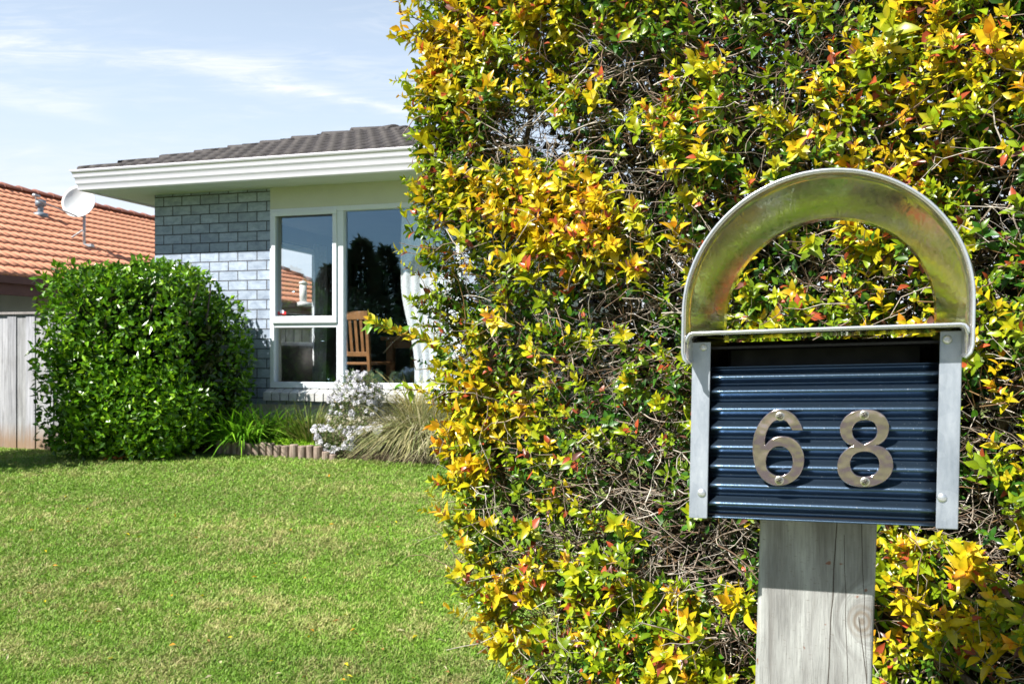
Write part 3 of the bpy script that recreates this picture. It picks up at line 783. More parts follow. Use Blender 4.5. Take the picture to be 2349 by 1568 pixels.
yb0, _ = nl(84, 690, -.45)
yw0, zw0 = nl(66, 712, -.45); yw1, zw1 = nl(-10, 698, -.45)
b = MB(); b.box((-.75, -9, -2.4), (-.45, yb0, -.24)); b.build('wall', M_nwall, nh)
b = MB(); b.box((-.75, yb0, -2.4), (-.43, te+wN-.6, -.24)); b.box((-2*wN+.6, te+wN-.9, -2.4), (-.75, te+wN-.6, -.24)); b.build('brick_wall', M_nbrick, nh)
b = MB(); b.box((-.46, -5, -1.6), (-.425, yw0-.04, zw0-NE[2]+.05)); nf = b.build('window', M_frame, nh)
b = MB(); b.box((-.43, -5, -1.55), (-.42, yw0-.07, zw0-NE[2]+.02)); b.build('pane', M_dark, nf)
# dish, vent pipes on the neighbour's roof
def roof_pt(px, py):
    """point on the visible neighbour roof plane seen at px,py (world)"""
    upv = -HU*nc_+np.array([0, 0, ns_])
    a, s_ = ray_solve(NE+np.array([0, 0, .05]), (HV, upv), px, py)
    return NE+np.array([0, 0, .05])+HV*a+upv*s_
P0 = roof_pt(193, 560); dpt = P0[1]
top = np.array([(191-CX)/F*dpt, P0[1], ZC+(HY-500)/F*dpt])
dish = empty('satellite_dish', Matrix.Translation(P0)); tag(dish, 'white satellite dish on a short pole on the orange roof by the white gutter', 'satellite dish')
b = MB(); b.tube([(0, 0, -.03), (0, 0, top[2]-P0[2]+.12)], .028, 10); b.build('pole', M_galv, dish, smooth=True)
b = MB(); b.tube([(0, 0, .28), (-.42, .1, .05)], .018, 8); b.box((-.16, -.06, -.05), (.16, .08, .0)); b.build('brace', M_galv, dish)
# dish bowl
rd = 36/F*dpt; zc_ = ZC+(HY-464)/F*dpt-P0[2]; xc_ = (187-CX)/F*dpt-P0[0]
ax = Vector((.12, -.93, .32)).normalized(); e1_ = ax.cross(Vector((0, 0, 1))).normalized(); e2_ = e1_.cross(ax)
ctr = Vector((xc_, -.12, zc_)); pts = []; fc = []
for side_ in (0, 1):
    for i_ in range(9):
        rr = i_/8
        for k_ in range(32):
            a_ = 2*math.pi*k_/32
            pts.append(tuple(ctr+e1_*math.cos(a_)*rd*1.0*rr+e2_*math.sin(a_)*rd*1.12*rr+ax*(.13*rr*rr-.13-.012*side_)))
for side_ in (0, 1):
    for i_ in range(8):
        for k_ in range(32):
            q = [side_*288+i_*32+k_, side_*288+i_*32+(k_+1) % 32, side_*288+(i_+1)*32+(k_+1) % 32, side_*288+(i_+1)*32+k_]
            fc.append(tuple(q) if side_ == 0 else tuple(q[::-1]))
for k_ in range(32): fc.append((256+k_, 256+(k_+1) % 32, 288+256+(k_+1) % 32, 288+256+k_))
b = MB(); b.add(pts, fc); b.build('reflector', M_dish, dish, smooth=True)
tip = Vector(((131-CX)/F*dpt-P0[0], -.75, ZC+(HY-463)/F*dpt-P0[2]-.02))
b = MB(); b.tube([ctr-e2_*rd*1.05, tip+Vector((0, 0, -.06)), tip], .014, 8); b.tube([tip, tip+(tip-ctr).normalized()*-.08], .024, 10); b.tube([tip+Vector((-.05, 0, .02)), tip+Vector((.02, 0, 0))], .03, 10); b.build('feed_horn', M_galv, dish, smooth=True)
def vent(px, pyb, pyt, r_, label, mt=M_galv, cap=True, wob=0):
    p = roof_pt(px, pyb); H = (pyb-pyt)/F*p[1]
    r = empty('vent_pipe', Matrix.Translation(p)); tag(r, label, 'vent pipe', 'roof vents on the orange roof')
    b = MB(); b.tube([(0, 0, -.05), (0, 0, H-.02)], r_, 14); b.build('pipe', mt, r, smooth=True)
    b = MB()
    if cap: b.tube([(0, 0, H*.55), (0, 0, H*.58), (0, 0, H*.97), (0, 0, H)], [r_*1.1, r_*1.75, r_*1.75, r_*1.2], 16)
    else: b.tube([(0, 0, H-.02), (0, 0, H+.03), (0, 0, H+.06)], [r_*1.15, r_*1.15, r_*.3], 14)
    b.build('cowl', mt, r, smooth=True)
    b = MB(); b.tube([(0, 0, -.06), (0, 0, .03), (0, 0, .05)], [r_*2.6, r_*2.4, r_*1.1], 16); b.build('flashing', mt, r, smooth=True)
M_ventg = simple('grey_vent_paint', (.22, .27, .32), .5, .3)
vent(93, 493, 459, .055, 'grey capped vent pipe on the orange roof left of the satellite dish', M_ventg)
M_ventw = simple('white_vent_paint', (.7, .7, .68), .5)
vent(695, 697, 650, .085, 'white vent pipe on the orange roof seen through the house window', M_ventw, False)

# ------------------------------------------------------------------ fences
def fence(name, M, length, z0, z1, label, step=.15, seed=1, ground=None):
    r = empty(name, M); tag(r, label, 'fence')
    rr = random.Random(seed); b = MB(); x = 0; i_ = 0
    while x < length:
        wd = step-.006+rr.uniform(-.004, .004); t = rr.uniform(.72, 1.08); off = .0 if i_ % 2 == 0 else -.016
        b.box((x, off-.010+rr.uniform(-.003, .003), z0), (x+wd, off+.010, z1+rr.uniform(-.008, .004)), (t, t, t*rr.uniform(.97, 1.04))); x += step; i_ += 1
    b.build('palings', M_pale, r, bevel=.002)
    b = MB(); b.box((-.02, -.05, z1+.005), (length, .045, z1+.035), (.75, .68, .62)); b.build('top_rail', M_pale, r, bevel=.004)
    for zz in (z0+.25, z1-.25):
        b = MB(); b.box((0, .012, zz), (length, .06, zz+.09)); b.build('rail', M_pale, r)
    return r
F0 = HA+HV*.95
_, ftop = hw(50, 722, .95)
Mf = Matrix(((HU[0], HV[0], 0, F0[0]-HU[0]*6.0), (HU[1], HV[1], 0, F0[1]-HU[1]*6.0), (0, 0, 1, 0), (0, 0, 0, 1)))
fence('paling_fence', Mf, 6.0, .12, ftop, 'weathered grey vertical paling fence left of the green bush', .145)
F1 = HA+HV*1.1-HU*2.1
Mf = Matrix(((HV[0], -HU[0], 0, F1[0]), (HV[1], -HU[1], 0, F1[1]), (0, 0, 1, 0), (0, 0, 0, 1)))
fence('paling_fence', Mf, 14.0, .12, 1.86, 'grey paling boundary fence seen through the window panes under the orange roof', .145, 4)

# ------------------------------------------------------------------ shell of leaves helper for bushes
def shell_leaves(fn, N, L, W, cols, jit=.12, mt=None, inward=.35, upb=.25):
    """fn(N)-> surface points, normals"""
    p, nn = fn(N)
    dep = rng.random(N)**1.6*inward
    p = p-nn*dep[:, None]+rng.normal(0, .012, (N, 3))
    d = norm(nn*.65+rand_dir(N)*.9+np.array([0, 0, upb]))
    up = norm(nn*.8+rand_dir(N)*.8+np.array([0, 0, .5]))
    l = L*(.7+.6*rng.random(N)); wd = W*(.7+.6*rng.random(N))
    V, fs = leaves_kite(p, d, up, l, wd, .12, .12)
    cols = np.array(cols); ci = rng.integers(0, len(cols), N)
    c = cols[ci]*(.75+.5*rng.random((N, 1)))
    return V, fs, np.repeat(c[:, None], 5, 1)
def blob(c, r, pw=3.2, zmin=None, lump=.14, seed=3, zfloor=.02):
    c = np.array(c); r = np.array(r)
    def fn(N):
        v = rand_dir(N)
        q = np.abs(v)**pw; s = (q.sum(1))**(-1/pw)
        u = v*s[:, None]
        n_ = norm(np.sign(v)*np.abs(u)**(pw-1)/r)
        k = 1+lump*(N1(u*2.3+seed)-.5)*2+lump*.5*(N2(u*6+seed)-.5)*2
        return c+u*r*k[:, None], n_
    return fn
# big glossy green bush
bushr = empty('garden_bush', Matrix.Translation((-3.48, 8.3, .5)))
tag(bushr, 'large clipped bush with glossy dark green leaves in front of the brick wall', 'bush')
c0 = (-.08, 0, .98); parts = []
GRN = [(.08, .20, .006), (.13, .29, .008), (.04, .11, .007), (.22, .40, .012), (.09, .24, .007)]
f1 = blob((-.13, 0, .90), (.66, .60, .86), 9.0, lump=.045)
parts.append(shell_leaves(f1, 12500, .072, .040, GRN, inward=.30))
f2 = blob((.40, .30, .76), (.46, .42, .76), 3.2, lump=.08, seed=9)
parts.append(shell_leaves(f2, 5600, .066, .036, GRN, inward=.25))
f3 = blob((-.36, -.02, .80), (.42, .45, .52), 2.4, lump=.14, seed=14)
parts.append(shell_leaves(f3, 3500, .062, .034, GRN, inward=.25))
f4 = blob((.05, -.35, .42), (.62, .35, .42), 2.6, lump=.12, seed=14)
parts.append(shell_leaves(f4, 5000, .062, .034, GRN, inward=.25))
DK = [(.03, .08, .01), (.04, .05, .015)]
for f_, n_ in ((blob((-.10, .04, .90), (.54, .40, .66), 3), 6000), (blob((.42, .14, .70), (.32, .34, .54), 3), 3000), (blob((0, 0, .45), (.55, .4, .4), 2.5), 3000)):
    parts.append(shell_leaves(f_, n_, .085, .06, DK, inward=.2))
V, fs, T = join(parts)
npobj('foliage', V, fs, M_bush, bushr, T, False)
b = MB()
for k in range(9):
    a_ = k*.7; b.tube([(.25*math.cos(a_), .18*math.sin(a_), -.08), (.3*math.cos(a_), .2*math.sin(a_), .35), (.55*math.cos(a_), .35*math.sin(a_), 1.1), (.6*math.cos(a_+.3), .4*math.sin(a_+.3), 1.6)], [.025, .02, .014, .006], 7)
b.build('branches', M_bark, bushr, smooth=True)
# off-frame small trees whose shade falls on lawn and fence
def small_tree(name, x, y, h, r, label, N=3500, dark=False, cone=False, group=None, L=.09, trunk=.06):
    g = float(gz(x, y)) if y > 0 else 0.0
    t = empty(name, Matrix.Translation((x, y, g))); tag(t, label, 'tree', group)
    if cone:
        u = rng.random(N)**.75; a_ = rng.random(N)*2*np.pi
        zz = h*(.12+.88*(1-u)); tier = .75+.25*np.abs(np.sin((1-u)*h*2.1+np.sin(a_*3)*.8)); rad = r*u*tier*(rng.random(N)**.3)
        lump = .75+.5*N1(np.stack([np.cos(a_)*1.5+x, np.sin(a_)*1.5+y, zz*.9], -1)); rad = rad*lump
        p = np.stack([np.cos(a_)*rad, np.sin(a_)*rad, zz], -1)
        d = norm(np.stack([np.cos(a_), np.sin(a_), .25+0*a_], -1)+rand_dir(N)*.5)
        V, fs = leaves_kite(p, d, rand_dir(N), L*2.2*(.6+.8*rng.random(N)), L*.8*(.6+.8*rng.random(N)), .1)
    else:
        ks = [blob((r*.35*math.cos(k*2.1), r*.35*math.sin(k*2.1), h-r*(.75+.22*(k % 3))), (r*.75, r*.75, r*.62), 2.0, lump=.3, seed=k*3+2) for k in range(5)]
        pp, nn = zip(*[f(N//5) for f in ks]); p = np.concatenate(pp); nn = np.concatenate(nn)
        p = p-nn*(rng.random(len(p))[:, None]*r*.45)
        d = norm(nn*.5+rand_dir(len(p)))
        V, fs = leaves_kite(p, d, rand_dir(len(p)), L*(.7+.6*rng.random(len(p))), L*.5*(.7+.6*rng.random(len(p))), .1)
    c = np.array([[.035, .075, .02]])*(.6+.8*rng.random((len(V), 1)))
    npobj('crown', V, fs, M_far, t, np.repeat(c[:, None], 5, 1).reshape(-1, 3), False)
    b = MB(); b.tube([(0, 0, -.1), (.03, 0, h*.3), (0, .04, h*.6), (0, 0, h*.92)], [trunk*1.3, trunk, trunk*.6, trunk*.2], 9)
    if not cone:
        for k in range(6):
            a_ = k*1.05; z_ = h*(.35+.05*k); b.tube([(0, 0, z_), (r*.3*math.cos(a_), r*.3*math.sin(a_), z_+r*.3), (r*.6*math.cos(a_), r*.6*math.sin(a_), z_+r*.5)], [trunk*.5, trunk*.3, trunk*.1], 6)
    b.build('trunk', M_bark, t, smooth=True)
    return t
small_tree('garden_tree', -5.95, 7.0, 2.75, .95, 'small leafy tree just outside the picture, shading the left corner of the lawn', 7500, L=.09)
small_tree('garden_tree', -6.75, 9.25, 2.3, .8, 'lower leafy tree just outside the picture, shading the foot of the grey fence', 6500, L=.09)
# trees across the street that the window glass reflects
k = 0; ORD = ['outermost', 'first', 'second', 'third', 'fourth', 'fifth', 'sixth', 'tallest leafy', 'rear first', 'rear second', 'rear third', 'rear fourth', 'first', 'second', 'third', 'fourth', 'fifth']
mid = HA+HU*1.9
for (d_, lat, h, r, cone) in ((27, -8.5, 4.6, 1.9, False), (25, -5.4, 5.2, 2.1, True), (27, -2.6, 4.7, 2.1, True), (24, .2, 5.6, 2.3, True), (28, 2.6, 5.3, 2.2, True), (25, 4.8, 5.7, 2.3, True), (27, 7.5, 5.0, 2.2, True),
                              (26, -7.6, 6.4, 1.8, False), (29, -1.2, 5.0, 2.3, True), (29, 1.2, 5.9, 2.2, True), (30, -4, 4.9, 2.3, True), (30, 3.9, 5.2, 2.4, False), (21, -7, 3.6, 1.7, False), (21, -3.6, 3.3, 1.7, False), (20, -.6, 3.6, 1.7, False), (21, 2.4, 3.4, 1.7, False), (20, 5.4, 3.6, 1.8, False)):
    dr = np.array([-.672, -.757]); dr /= np.linalg.norm(dr); pr = np.array([-dr[1], dr[0]])
    P = mid[:2]+dr*d_+pr*lat
    nm = 'conifer_tree' if cone else 'broadleaf_tree'
    small_tree(nm, float(P[0]), float(P[1]), h, r, ORD[k]+(' tall dark conifer' if cone else ' low bushy tree')+' across the street, counted along the house window reflection', 5000, True, cone,
               'trees across the street mirrored in the window', .16 if cone else .14, .12)
    k += 1

# ------------------------------------------------------------------ garden bed
def bedpt(px, py, nn): 
    a, z = hw(px, py, nn); return a, z
b = MB(); x0 = hw(470, 1030, -.75)[0]; x1 = 4.2
b.hexa([(x0, -.80, .1), (x1, -.80, .1), (x1, .0, .1), (x0, 0, .1), (x0, -.80, .555), (x1, -.80, .555), (x1, 0, .62), (x0, 0, .62)])
o = b.build('garden_soil', M_soil); o.matrix_world = HM; tag(o, kind='structure')
ed = empty('log_edging', HM @ Matrix.Translation((0, -.86, 0))); tag(ed, 'low edging of short upright log rounds along the garden bed', 'garden edging')
xa = hw(497, 1030, -.86)[0]; xb = hw(762, 1030, -.86)[0]; x = xa; rr = random.Random(5); b = MB()
while x < xb:
    r_ = rr.uniform(.034, .043); x += r_
    g = float(gz(*(HA+HU*x-HV*.86)[:2])); t_ = g+rr.uniform(.098, .122)-(.05*max(0, (x-xb+.15)/.15))
    b.tube([(x, rr.uniform(-.008, .008), g-.12), (x, 0, t_-.008), (x, 0, t_)], [r_, r_, r_*.86], 12); x += r_
b.build('log_rounds', M_log, ed, smooth=False)
def blades(base, N, L, W, spread, droop, cols, lean=(0, 0), rad=.08, K=6, rnd=.3, dirs=None):
    """arching strap leaves; returns verts, faces, tint"""
    a = rng.random(N)*2*np.pi; sp = spread*(.25+.75*rng.random(N))
    r0 = rad*np.sqrt(rng.random(N))
    p = np.array(base)+np.stack([np.cos(a)*r0, np.sin(a)*r0*.7, 0*a], -1)
    hd = np.stack([np.cos(a)*sp+lean[0], np.sin(a)*sp+lean[1], np.ones(N)], -1)+rng.normal(0, rnd*.3, (N, 3))
    hd = norm(hd); l = L*(.55+.6*rng.random(N)); dr = droop*(.4+1.1*rng.random(N))
    t = np.linspace(0, 1, K)
    P = p[:, None]+hd[:, None]*(l[:, None]*t)[..., None]
    out = norm(hd*np.array([1, 1, 0])+1e-6)
    P = P+out[:, None]*(l*dr*.5)[:, None, None]*(t**2)[None, :, None]
    P[..., 2] -= (l*dr)[:, None]*(t**2.2)[None]
    P[..., 2] = np.maximum(P[..., 2], base[2]-.02+.01*rng.random((N, 1)))
    side = norm(np.cross(out, np.array([0, 0, 1.])))+rng.normal(0, .25, (N, 3)); side = norm(side)
    wt = W*(.6+.7*rng.random(N))[:, None]*np.array([.6, 1, 1, .85, .55, .06])[None] if K == 6 else None
    V = np.stack([P-side[:, None]*wt[..., None]*.5, P+side[:, None]*wt[..., None]*.5], 2)   # N,K,2,3
    i_ = np.arange(K-1); f = np.stack([2*i_, 2*i_+1, 2*i_+3, 2*i_+2], -1)
    fs = [(f[None]+(np.arange(N)*2*K)[:, None, None]).reshape(-1, 4)]
    c = np.array(cols)[rng.integers(0, len(cols), N)]*(.75+.5*rng.random((N, 1)))
    return V.reshape(N, -1, 3), fs, np.repeat(c[:, None], 2*K, 1)
def plant_root(name, px, py, nn, label, cat, group=None):
    a, z = hw(px, py, nn); p = HA+HU*a+HV*nn
    r = empty(name, Matrix.Translation((p[0], p[1], .54))); tag(r, label, cat, group); return r
G1 = [(.19, .44, .02), (.27, .55, .03), (.13, .33, .02)]
r = plant_root('strappy_plant', 545, 1020, -.70, 'bright green clump of broad arching strap leaves beside the big bush', 'plant')
V, fs, T = join([blades((dx_, dy_, .0), 150, .62, .022, .75, .55, G1) for dx_, dy_ in ((-.12, 0), (.06, -.05), (.2, .08))]); npobj('leaves', V, fs, M_blade, r, T)
r = plant_root('strappy_plant', 625, 1020, -.55, 'mid green clump of finer strap leaves with upright tips, middle of the bed', 'plant')
G2 = [(.11, .24, .02), (.16, .33, .03), (.22, .30, .05), (.09, .18, .02)]
V, fs, T = join([blades((dx_, .0, 0), 210, .60, .013, .6, .45, G2) for dx_ in (-.1, .12)]); npobj('leaves', V, fs, M_blade, r, T)
r = plant_root('sedge_plant', 712, 1015, -.55, 'olive green spiky sedge clump next to the lavender flowered shrub', 'plant')
G3 = [(.16, .22, .03), (.24, .28, .05), (.10, .16, .02), (.3, .27, .1)]
V, fs, T = blades((0, 0, 0), 260, .56, .011, .7, .25, G3); npobj('leaves', V, fs, M_blade, r, T.reshape(-1, 3))
# lime ground cover
a0, _ = hw(600, 1020, -.7); a1, _ = hw(765, 1020, -.7)
N = 5200; xx = a0+(a1-a0)*rng.random(N); yy = -.80+.34*rng.random(N); zz = .56+.09*rng.random(N)*N1(np.stack([xx*6, yy*6, xx*0], -1))*1.4
p = HA+xx[:, None]*HU+yy[:, None]*HV; p[:, 2] = zz
V, fs = leaves_kite(p, norm(rand_dir(N)+np.array([0, -.3, .6])), rand_dir(N), .030*(.6+.8*rng.random(N)), .016*(.6+.8*rng.random(N)), .1)
c = np.array([[.30, .52, .03]])*(.7+.6*rng.random((N, 1)))
o = npobj('ground_cover', V, fs, M_blade, None, np.repeat(c[:, None], 5, 1).reshape(-1, 3), False); tag(o, 'lime green ground cover spilling over the log edging', 'ground cover', kind='stuff')
# lavender shrub
r = plant_root('flowering_shrub', 806, 1025, -.62, 'flowering shrub covered in pale lavender pompom flowers below the window', 'shrub')
GG = [(.13, .20, .05), (.20, .24, .09), (.26, .22, .13), (.09, .14, .04)]
fnA = blob((.03, .05, .40), (.22, .20, .30), 2.3, lump=.25, seed=4); fnB = blob((-.02, -.04, .14), (.31, .24, .17), 2.2, lump=.2, seed=5); fnC = blob((.13, .05, .58), (.14, .12, .14), 2.2, lump=.2, seed=6)
parts = [shell_leaves(f, n_, .035, .012, GG, inward=.12, upb=.3) for f, n_ in ((fnA, 2600), (fnB, 2200), (fnC, 900))]
V, fs, T = join(parts); npobj('foliage', V, fs, M_blade, r, T, False)
pts = []
for f, n_ in ((fnA, 230), (fnB, 260), (fnC, 70)):
    p, nn = f(n_*2); k_ = (nn[:, 1] < .4) & (p[:, 2] > .03); dens = N2(p*7+3) > .42
    p = p[k_ & dens][:n_]; nn = nn[k_ & dens][:n_]; pts.append(p+nn*.015)
pts = np.concatenate(pts); Nf = len(pts)
# each pompom: many tiny petals around a ball
M_ = 26; cen = np.repeat(pts, M_, 0); dr = rand_dir(len(cen)); rad_ = np.repeat(.010+.008*rng.random(Nf), M_)
V, fs = leaves_kite(cen+dr*rad_[:, None]*.5, dr+rand_dir(len(cen))*.4, rand_dir(len(cen)), rad_*1.1, rad_*.9, .05)
c = np.repeat(np.array([[.84, .83, .90]])*(.8+.25*rng.random((Nf, 1))), M_, 0)*(.9+.2*rng.random((len(cen), 1)))
npobj('flowers', V, fs, M_curt, r, np.repeat(np.clip(c, 0, .9)[:, None], 5, 1).reshape(-1, 3), False)
# tan tussock
r = plant_root('tussock_grass', 965, 1025, -.42, 'tall straw coloured tussock grass drooping beside the hedge below the curtain', 'ornamental grass')
TT = [(.40, .37, .17), (.52, .47, .25), (.28, .30, .12), (.34, .40, .16), (.24, .24, .11), (.58, .53, .34)]
V, fs, T = join([blades((dx_, dy_, .0), 520, .88, .0085, .42, .72, TT, (lx, -.12), .12) for dx_, dy_, lx in ((0, 0, -.05), (.22, .05, .0), (-.10, .06, -.12), (.42, 0, 0))])
npobj('leaves', V, fs, M_dry, r, T)
V, fs, T = blades((-.10, .15, .35), 160, .62, .006, .9, .5, [(.42, .38, .14), (.35, .34, .12), (.5, .42, .2)], (-.2, 0), .12); npobj('seed_stems', V, fs, M_dry, r, T.reshape(-1, 3))
# fallen leaves near the bush
N = 46; px = rng.uniform(236, 290, N); p = []
for q in px:
    Y = 8.0-rng.random()*.25; x_ = (q-CX)/F*Y; p.append((x_, Y, float(gz(x_, Y))+.035))
p = np.array(p); V, fs = leaves_kite(p, norm(rand_dir(N)*np.array([1, 1, .25])), np.tile([0, 0, 1.], (N, 1))+rand_dir(N)*.5, .055*(.7+.6*rng.random(N)), .03*(.7+.6*rng.random(N)), .25)
c = np.array([[.45, .17, .05], [.3, .12, .05], [.5, .3, .12]])[rng.integers(0, 3, N)]
o = npobj('fallen_leaves', V, fs, M_dry, None, np.repeat(c[:, None], 5, 1).reshape(-1, 3), False); tag(o, 'brown fallen leaves on the grass at the foot of the green bush', 'fallen leaves', kind='stuff')

# ------------------------------------------------------------------ HEDGE
HL = np.array([-.262, 2.72, 0]); HD_ = norm(np.array([.78, -.626, 0])); HN = np.array([-HD_[1]*-1, 0, 0])
HNo = norm(np.array([-.626, -.78, 0]))                       # outward normal
hedge = empty('hedge', Matrix.Identity(4))
tag(hedge, 'tall dense hedge with yellow, orange and green leaves and tangled grey twigs behind the letterbox', 'hedge')
YL = np.array([2.9, 2.5, 2.1, 1.75, 1.2, .8, .45, .1]); T0 = np.array([-.06, -.045, .0, .03, .08, .20, .48, .62])
def t0z(z): return np.interp(z, YL[::-1], T0[::-1])
TL = 2.9
def face_off(t, z):
    q = np.stack([t*2.2+11, z*2.2+5, t*0], -1)
    return .09*(N1(q)-.5)*2+.045*(N2(q*3.1)-.5)*2
# zones (picture position, radius) where bare twigs show instead of leaves
BARE = [(1240, 335, 120, 60), (1440, 175, 90, 55), (1450, 410, 110, 45), (1420, 720, 90, 40), (1530, 600, 45, 60), (1500, 1000, 70, 55), (1450, 1130, 130, 90), (1600, 1290, 130, 70), (1250, 1420, 80, 60), (1180, 1300, 60, 40),
        (2290, 470, 60, 110), (2260, 620, 50, 80), (2270, 1000, 60, 60), (2200, 1205, 150, 45), (1380, 860, 60, 35), (1750, 240, 70, 35), (2130, 300, 50, 50), (1660, 1250, 80, 60), (2290, 1290, 60, 40), (1200, 1180, 60, 45), (1900, 640, 60, 60), (1310, 1240, 70, 60), (1690, 1500, 50, 60)]
RICH = [(1330, 80, 110, 60), (1640, 230, 90, 60), (1280, 500, 150, 70), (1370, 590, 160, 60), (1300, 660, 80, 50), (1560, 360, 70, 70), (1810, 260, 120, 60), (2230, 320, 110, 80), (2140, 250, 100, 80), (1500, 1400, 150, 60), (1640, 1420, 90, 50),
        (2180, 1330, 160, 90), (2120, 1480, 150, 70), (2300, 930, 60, 60), (1130, 470, 70, 90), (1100, 850, 90, 70), (1740, 520, 70, 60), (1700, 1210, 60, 30), (1030, 370, 60, 60), (1010, 200, 50, 90), (1150, 960, 80, 50), (1960, 90, 160, 60), (2250, 120, 90, 60)]
def zone(px, py, Z):
    o_ = np.zeros(len(px))
    for (a, b_, ra, rb) in Z: o_ = np.maximum(o_, np.exp(-(((px-a)/ra/1.15)**2+((py-b_)/rb/1.15)**2)**1.5))
    return o_
def proj(p): return CX+F*p[:, 0]/np.maximum(p[:, 1], .1), HY-F*(p[:, 2]-ZC)/np.maximum(p[:, 1], .1)
def place(t, z, dep):
    return HL+t[:, None]*HD_-HNo*(dep+face_off(t, z))[:, None]+np.stack([0*z, 0*z, z], -1)
# --- leafy shoots
NS = 16500
z = .12+2.78*rng.random(NS); t = t0z(z)+(TL-t0z(z))*rng.random(NS)**1.15
dep = rng.exponential(.065, NS)
endr = rng.random(NS) < .17                              # shoots on the left end of the hedge
t = np.where(endr, t0z(z)+.035*rng.normal(size=NS), t); dep = np.where(endr, rng.random(NS)*.55, dep)
P = place(t, z, dep)
px, py = proj(P)
pn = N3(np.stack([t*5+3, z*5, dep*3], -1))
keepw = 1-1.0*zone(px, py, BARE)-.45*sstep(.60, .74, N2(np.stack([t*4.3+1, z*5.1+2, 0*t], -1)))+.2*zone(px, py, RICH)
dens = np.minimum(.36+.7*sstep(.3, .62, pn), .95)*keepw
kk = rng.random(NS) < dens
t, z, dep, P, px, py, endr = t[kk], z[kk], dep[kk], P[kk], px[kk], py[kk], endr[kk]
ns = len(t)
rich = zone(px, py, RICH)
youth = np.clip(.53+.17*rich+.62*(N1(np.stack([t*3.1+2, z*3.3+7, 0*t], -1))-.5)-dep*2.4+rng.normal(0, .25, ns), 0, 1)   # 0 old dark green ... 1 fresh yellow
youth = np.where(t > .0, youth, youth*.8)
axis = norm(HNo*(.55+.5*rng.random((ns, 1)))+np.array([0, 0, 1])*(.55+.45*rng.random((ns, 1)))+rand_dir(ns)*.65+np.where(endr[:, None], -HD_*.9, 0))
slen = (.035+.055*rng.random(ns))
parts = []; stems = []
PAIRS = 6
up0 = rand_dir(ns)
s1_ = norm(np.cross(axis, up0)); s2_ = np.cross(axis, s1_)
big = np.interp(t, [0, 1.8], [1.0, .84])*(.70+.5*rng.random(ns)+.45*(rng.random(ns) < .12))*(.85+.35*youth)
for j in range(PAIRS):
    f = j/(PAIRS-1)                                   # 0 low ... 1 tip
    ok = rng.random(ns) < (.93 if j > 0 else .7)
    for sgn in (-1, 1):
        o2 = ok & (rng.random(ns) < .93); m_ = o2.sum()
        sd = (s1_ if j % 2 == 0 else s2_)*sgn
        open_ = (1.5-1.05*f)+rng.normal(0, .22, ns)     # spread angle decreases towards the tip
        d = axis*np.cos(open_)[:, None]+sd*np.sin(open_)[:, None]+rng.normal(0, .13, (ns, 3))
        base = P+axis*(slen*f)[:, None]
        L = (.034*(1-.35*f**2))*big*(.8+.4*rng.random(ns)); W = L*(.46+.14*rng.random(ns))
        V, fs = leaves_full(base[o2], d[o2], axis[o2], L[o2], W[o2], .05+.5*rng.random(m_)**1.5, .15+.55*rng.random(m_))
        y_ = np.clip(youth+.28*(f-.55)+rng.normal(0, .07, ns), 0, 1)[o2][:, None]
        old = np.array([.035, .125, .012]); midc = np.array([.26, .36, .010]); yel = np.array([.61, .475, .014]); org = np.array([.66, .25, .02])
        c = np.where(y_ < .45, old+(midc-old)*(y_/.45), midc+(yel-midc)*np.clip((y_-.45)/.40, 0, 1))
        orr = np.clip((f-.55)*2.2, 0, 1)*np.clip((youth[o2]-.50)*2.6, 0, 1)*(rng.random(m_) < .52)
        c = c*(1-orr[:, None]*.85)+org*orr[:, None]*.85
        redl = (rng.random(m_) < .045)[:, None]; c = np.where(redl, np.array([.42, .085, .035])*(.5+.8*rng.random((m_, 1))), c)
        bl = (rng.random(m_) < .015)[:, None]; c = np.where(bl, np.array([.16, .07, .06]), c)
        c = c*(.78+.44*rng.random((m_, 1)))
        T = np.repeat(c[:, None], 13, 1)
        gr = np.linspace(0, 1, 5)[[0, 0, 0, 1, 1, 1, 2, 2, 2, 3, 3, 3, 4]]
        T = T*(1+.12*(gr[None, :, None]-.5))
        T[:, [1, 4, 7, 10]] *= np.array([1.18, 1.14, 1.0])
        parts.append((V, fs, np.clip(T, 0, .8)))
    # stems
# --- older leaves inside
NI = 42000
z = .05+2.85*rng.random(NI); t = t0z(z)+(TL-t0z(z))*rng.random(NI)**1.1
dep = .03+.42*rng.random(NI)**1.1
pI = place(t, z, dep); px, py = proj(pI)
pn = N2(np.stack([t*7+3, z*7, dep*7], -1))
kk = rng.random(NI) < (.28+.8*sstep(.35, .65, pn))*(1-.92*zone(px, py, BARE)); pI = pI[kk]; m_ = len(pI)
d = norm(rand_dir(m_)+HNo*.4+np.array([0, 0, .1])); L = .020+.016*rng.random(m_)
V, fs = leaves_full(pI, d, norm(HNo+rand_dir(m_)), L, L*.5, .25*rng.random(m_), .3*rng.random(m_))
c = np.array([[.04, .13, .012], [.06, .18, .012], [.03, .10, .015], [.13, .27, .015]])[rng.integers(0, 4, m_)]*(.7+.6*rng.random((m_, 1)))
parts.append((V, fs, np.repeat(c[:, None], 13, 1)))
NB_ = 90000                                              # deep leaves and the far side
z = .05+2.85*rng.random(NB_); t = t0z(z)+.08+(TL-t0z(z))*rng.random(NB_); dep = .34+.70*rng.random(NB_)**.9
pI = place(t, z, dep); pxx, pyy = proj(pI); thin = np.exp(-(((pxx-1200)/190)**2+((pyy-330)/190)**2))*.35+np.exp(-(((pxx-1160)/170)**2+((pyy-1400)/150)**2))*.75
bzz = zone(pxx, pyy, BARE); pI = pI[rng.random(NB_) > np.maximum(thin, (.6*bzz)*(dep < .5))]; NB_ = len(pI)
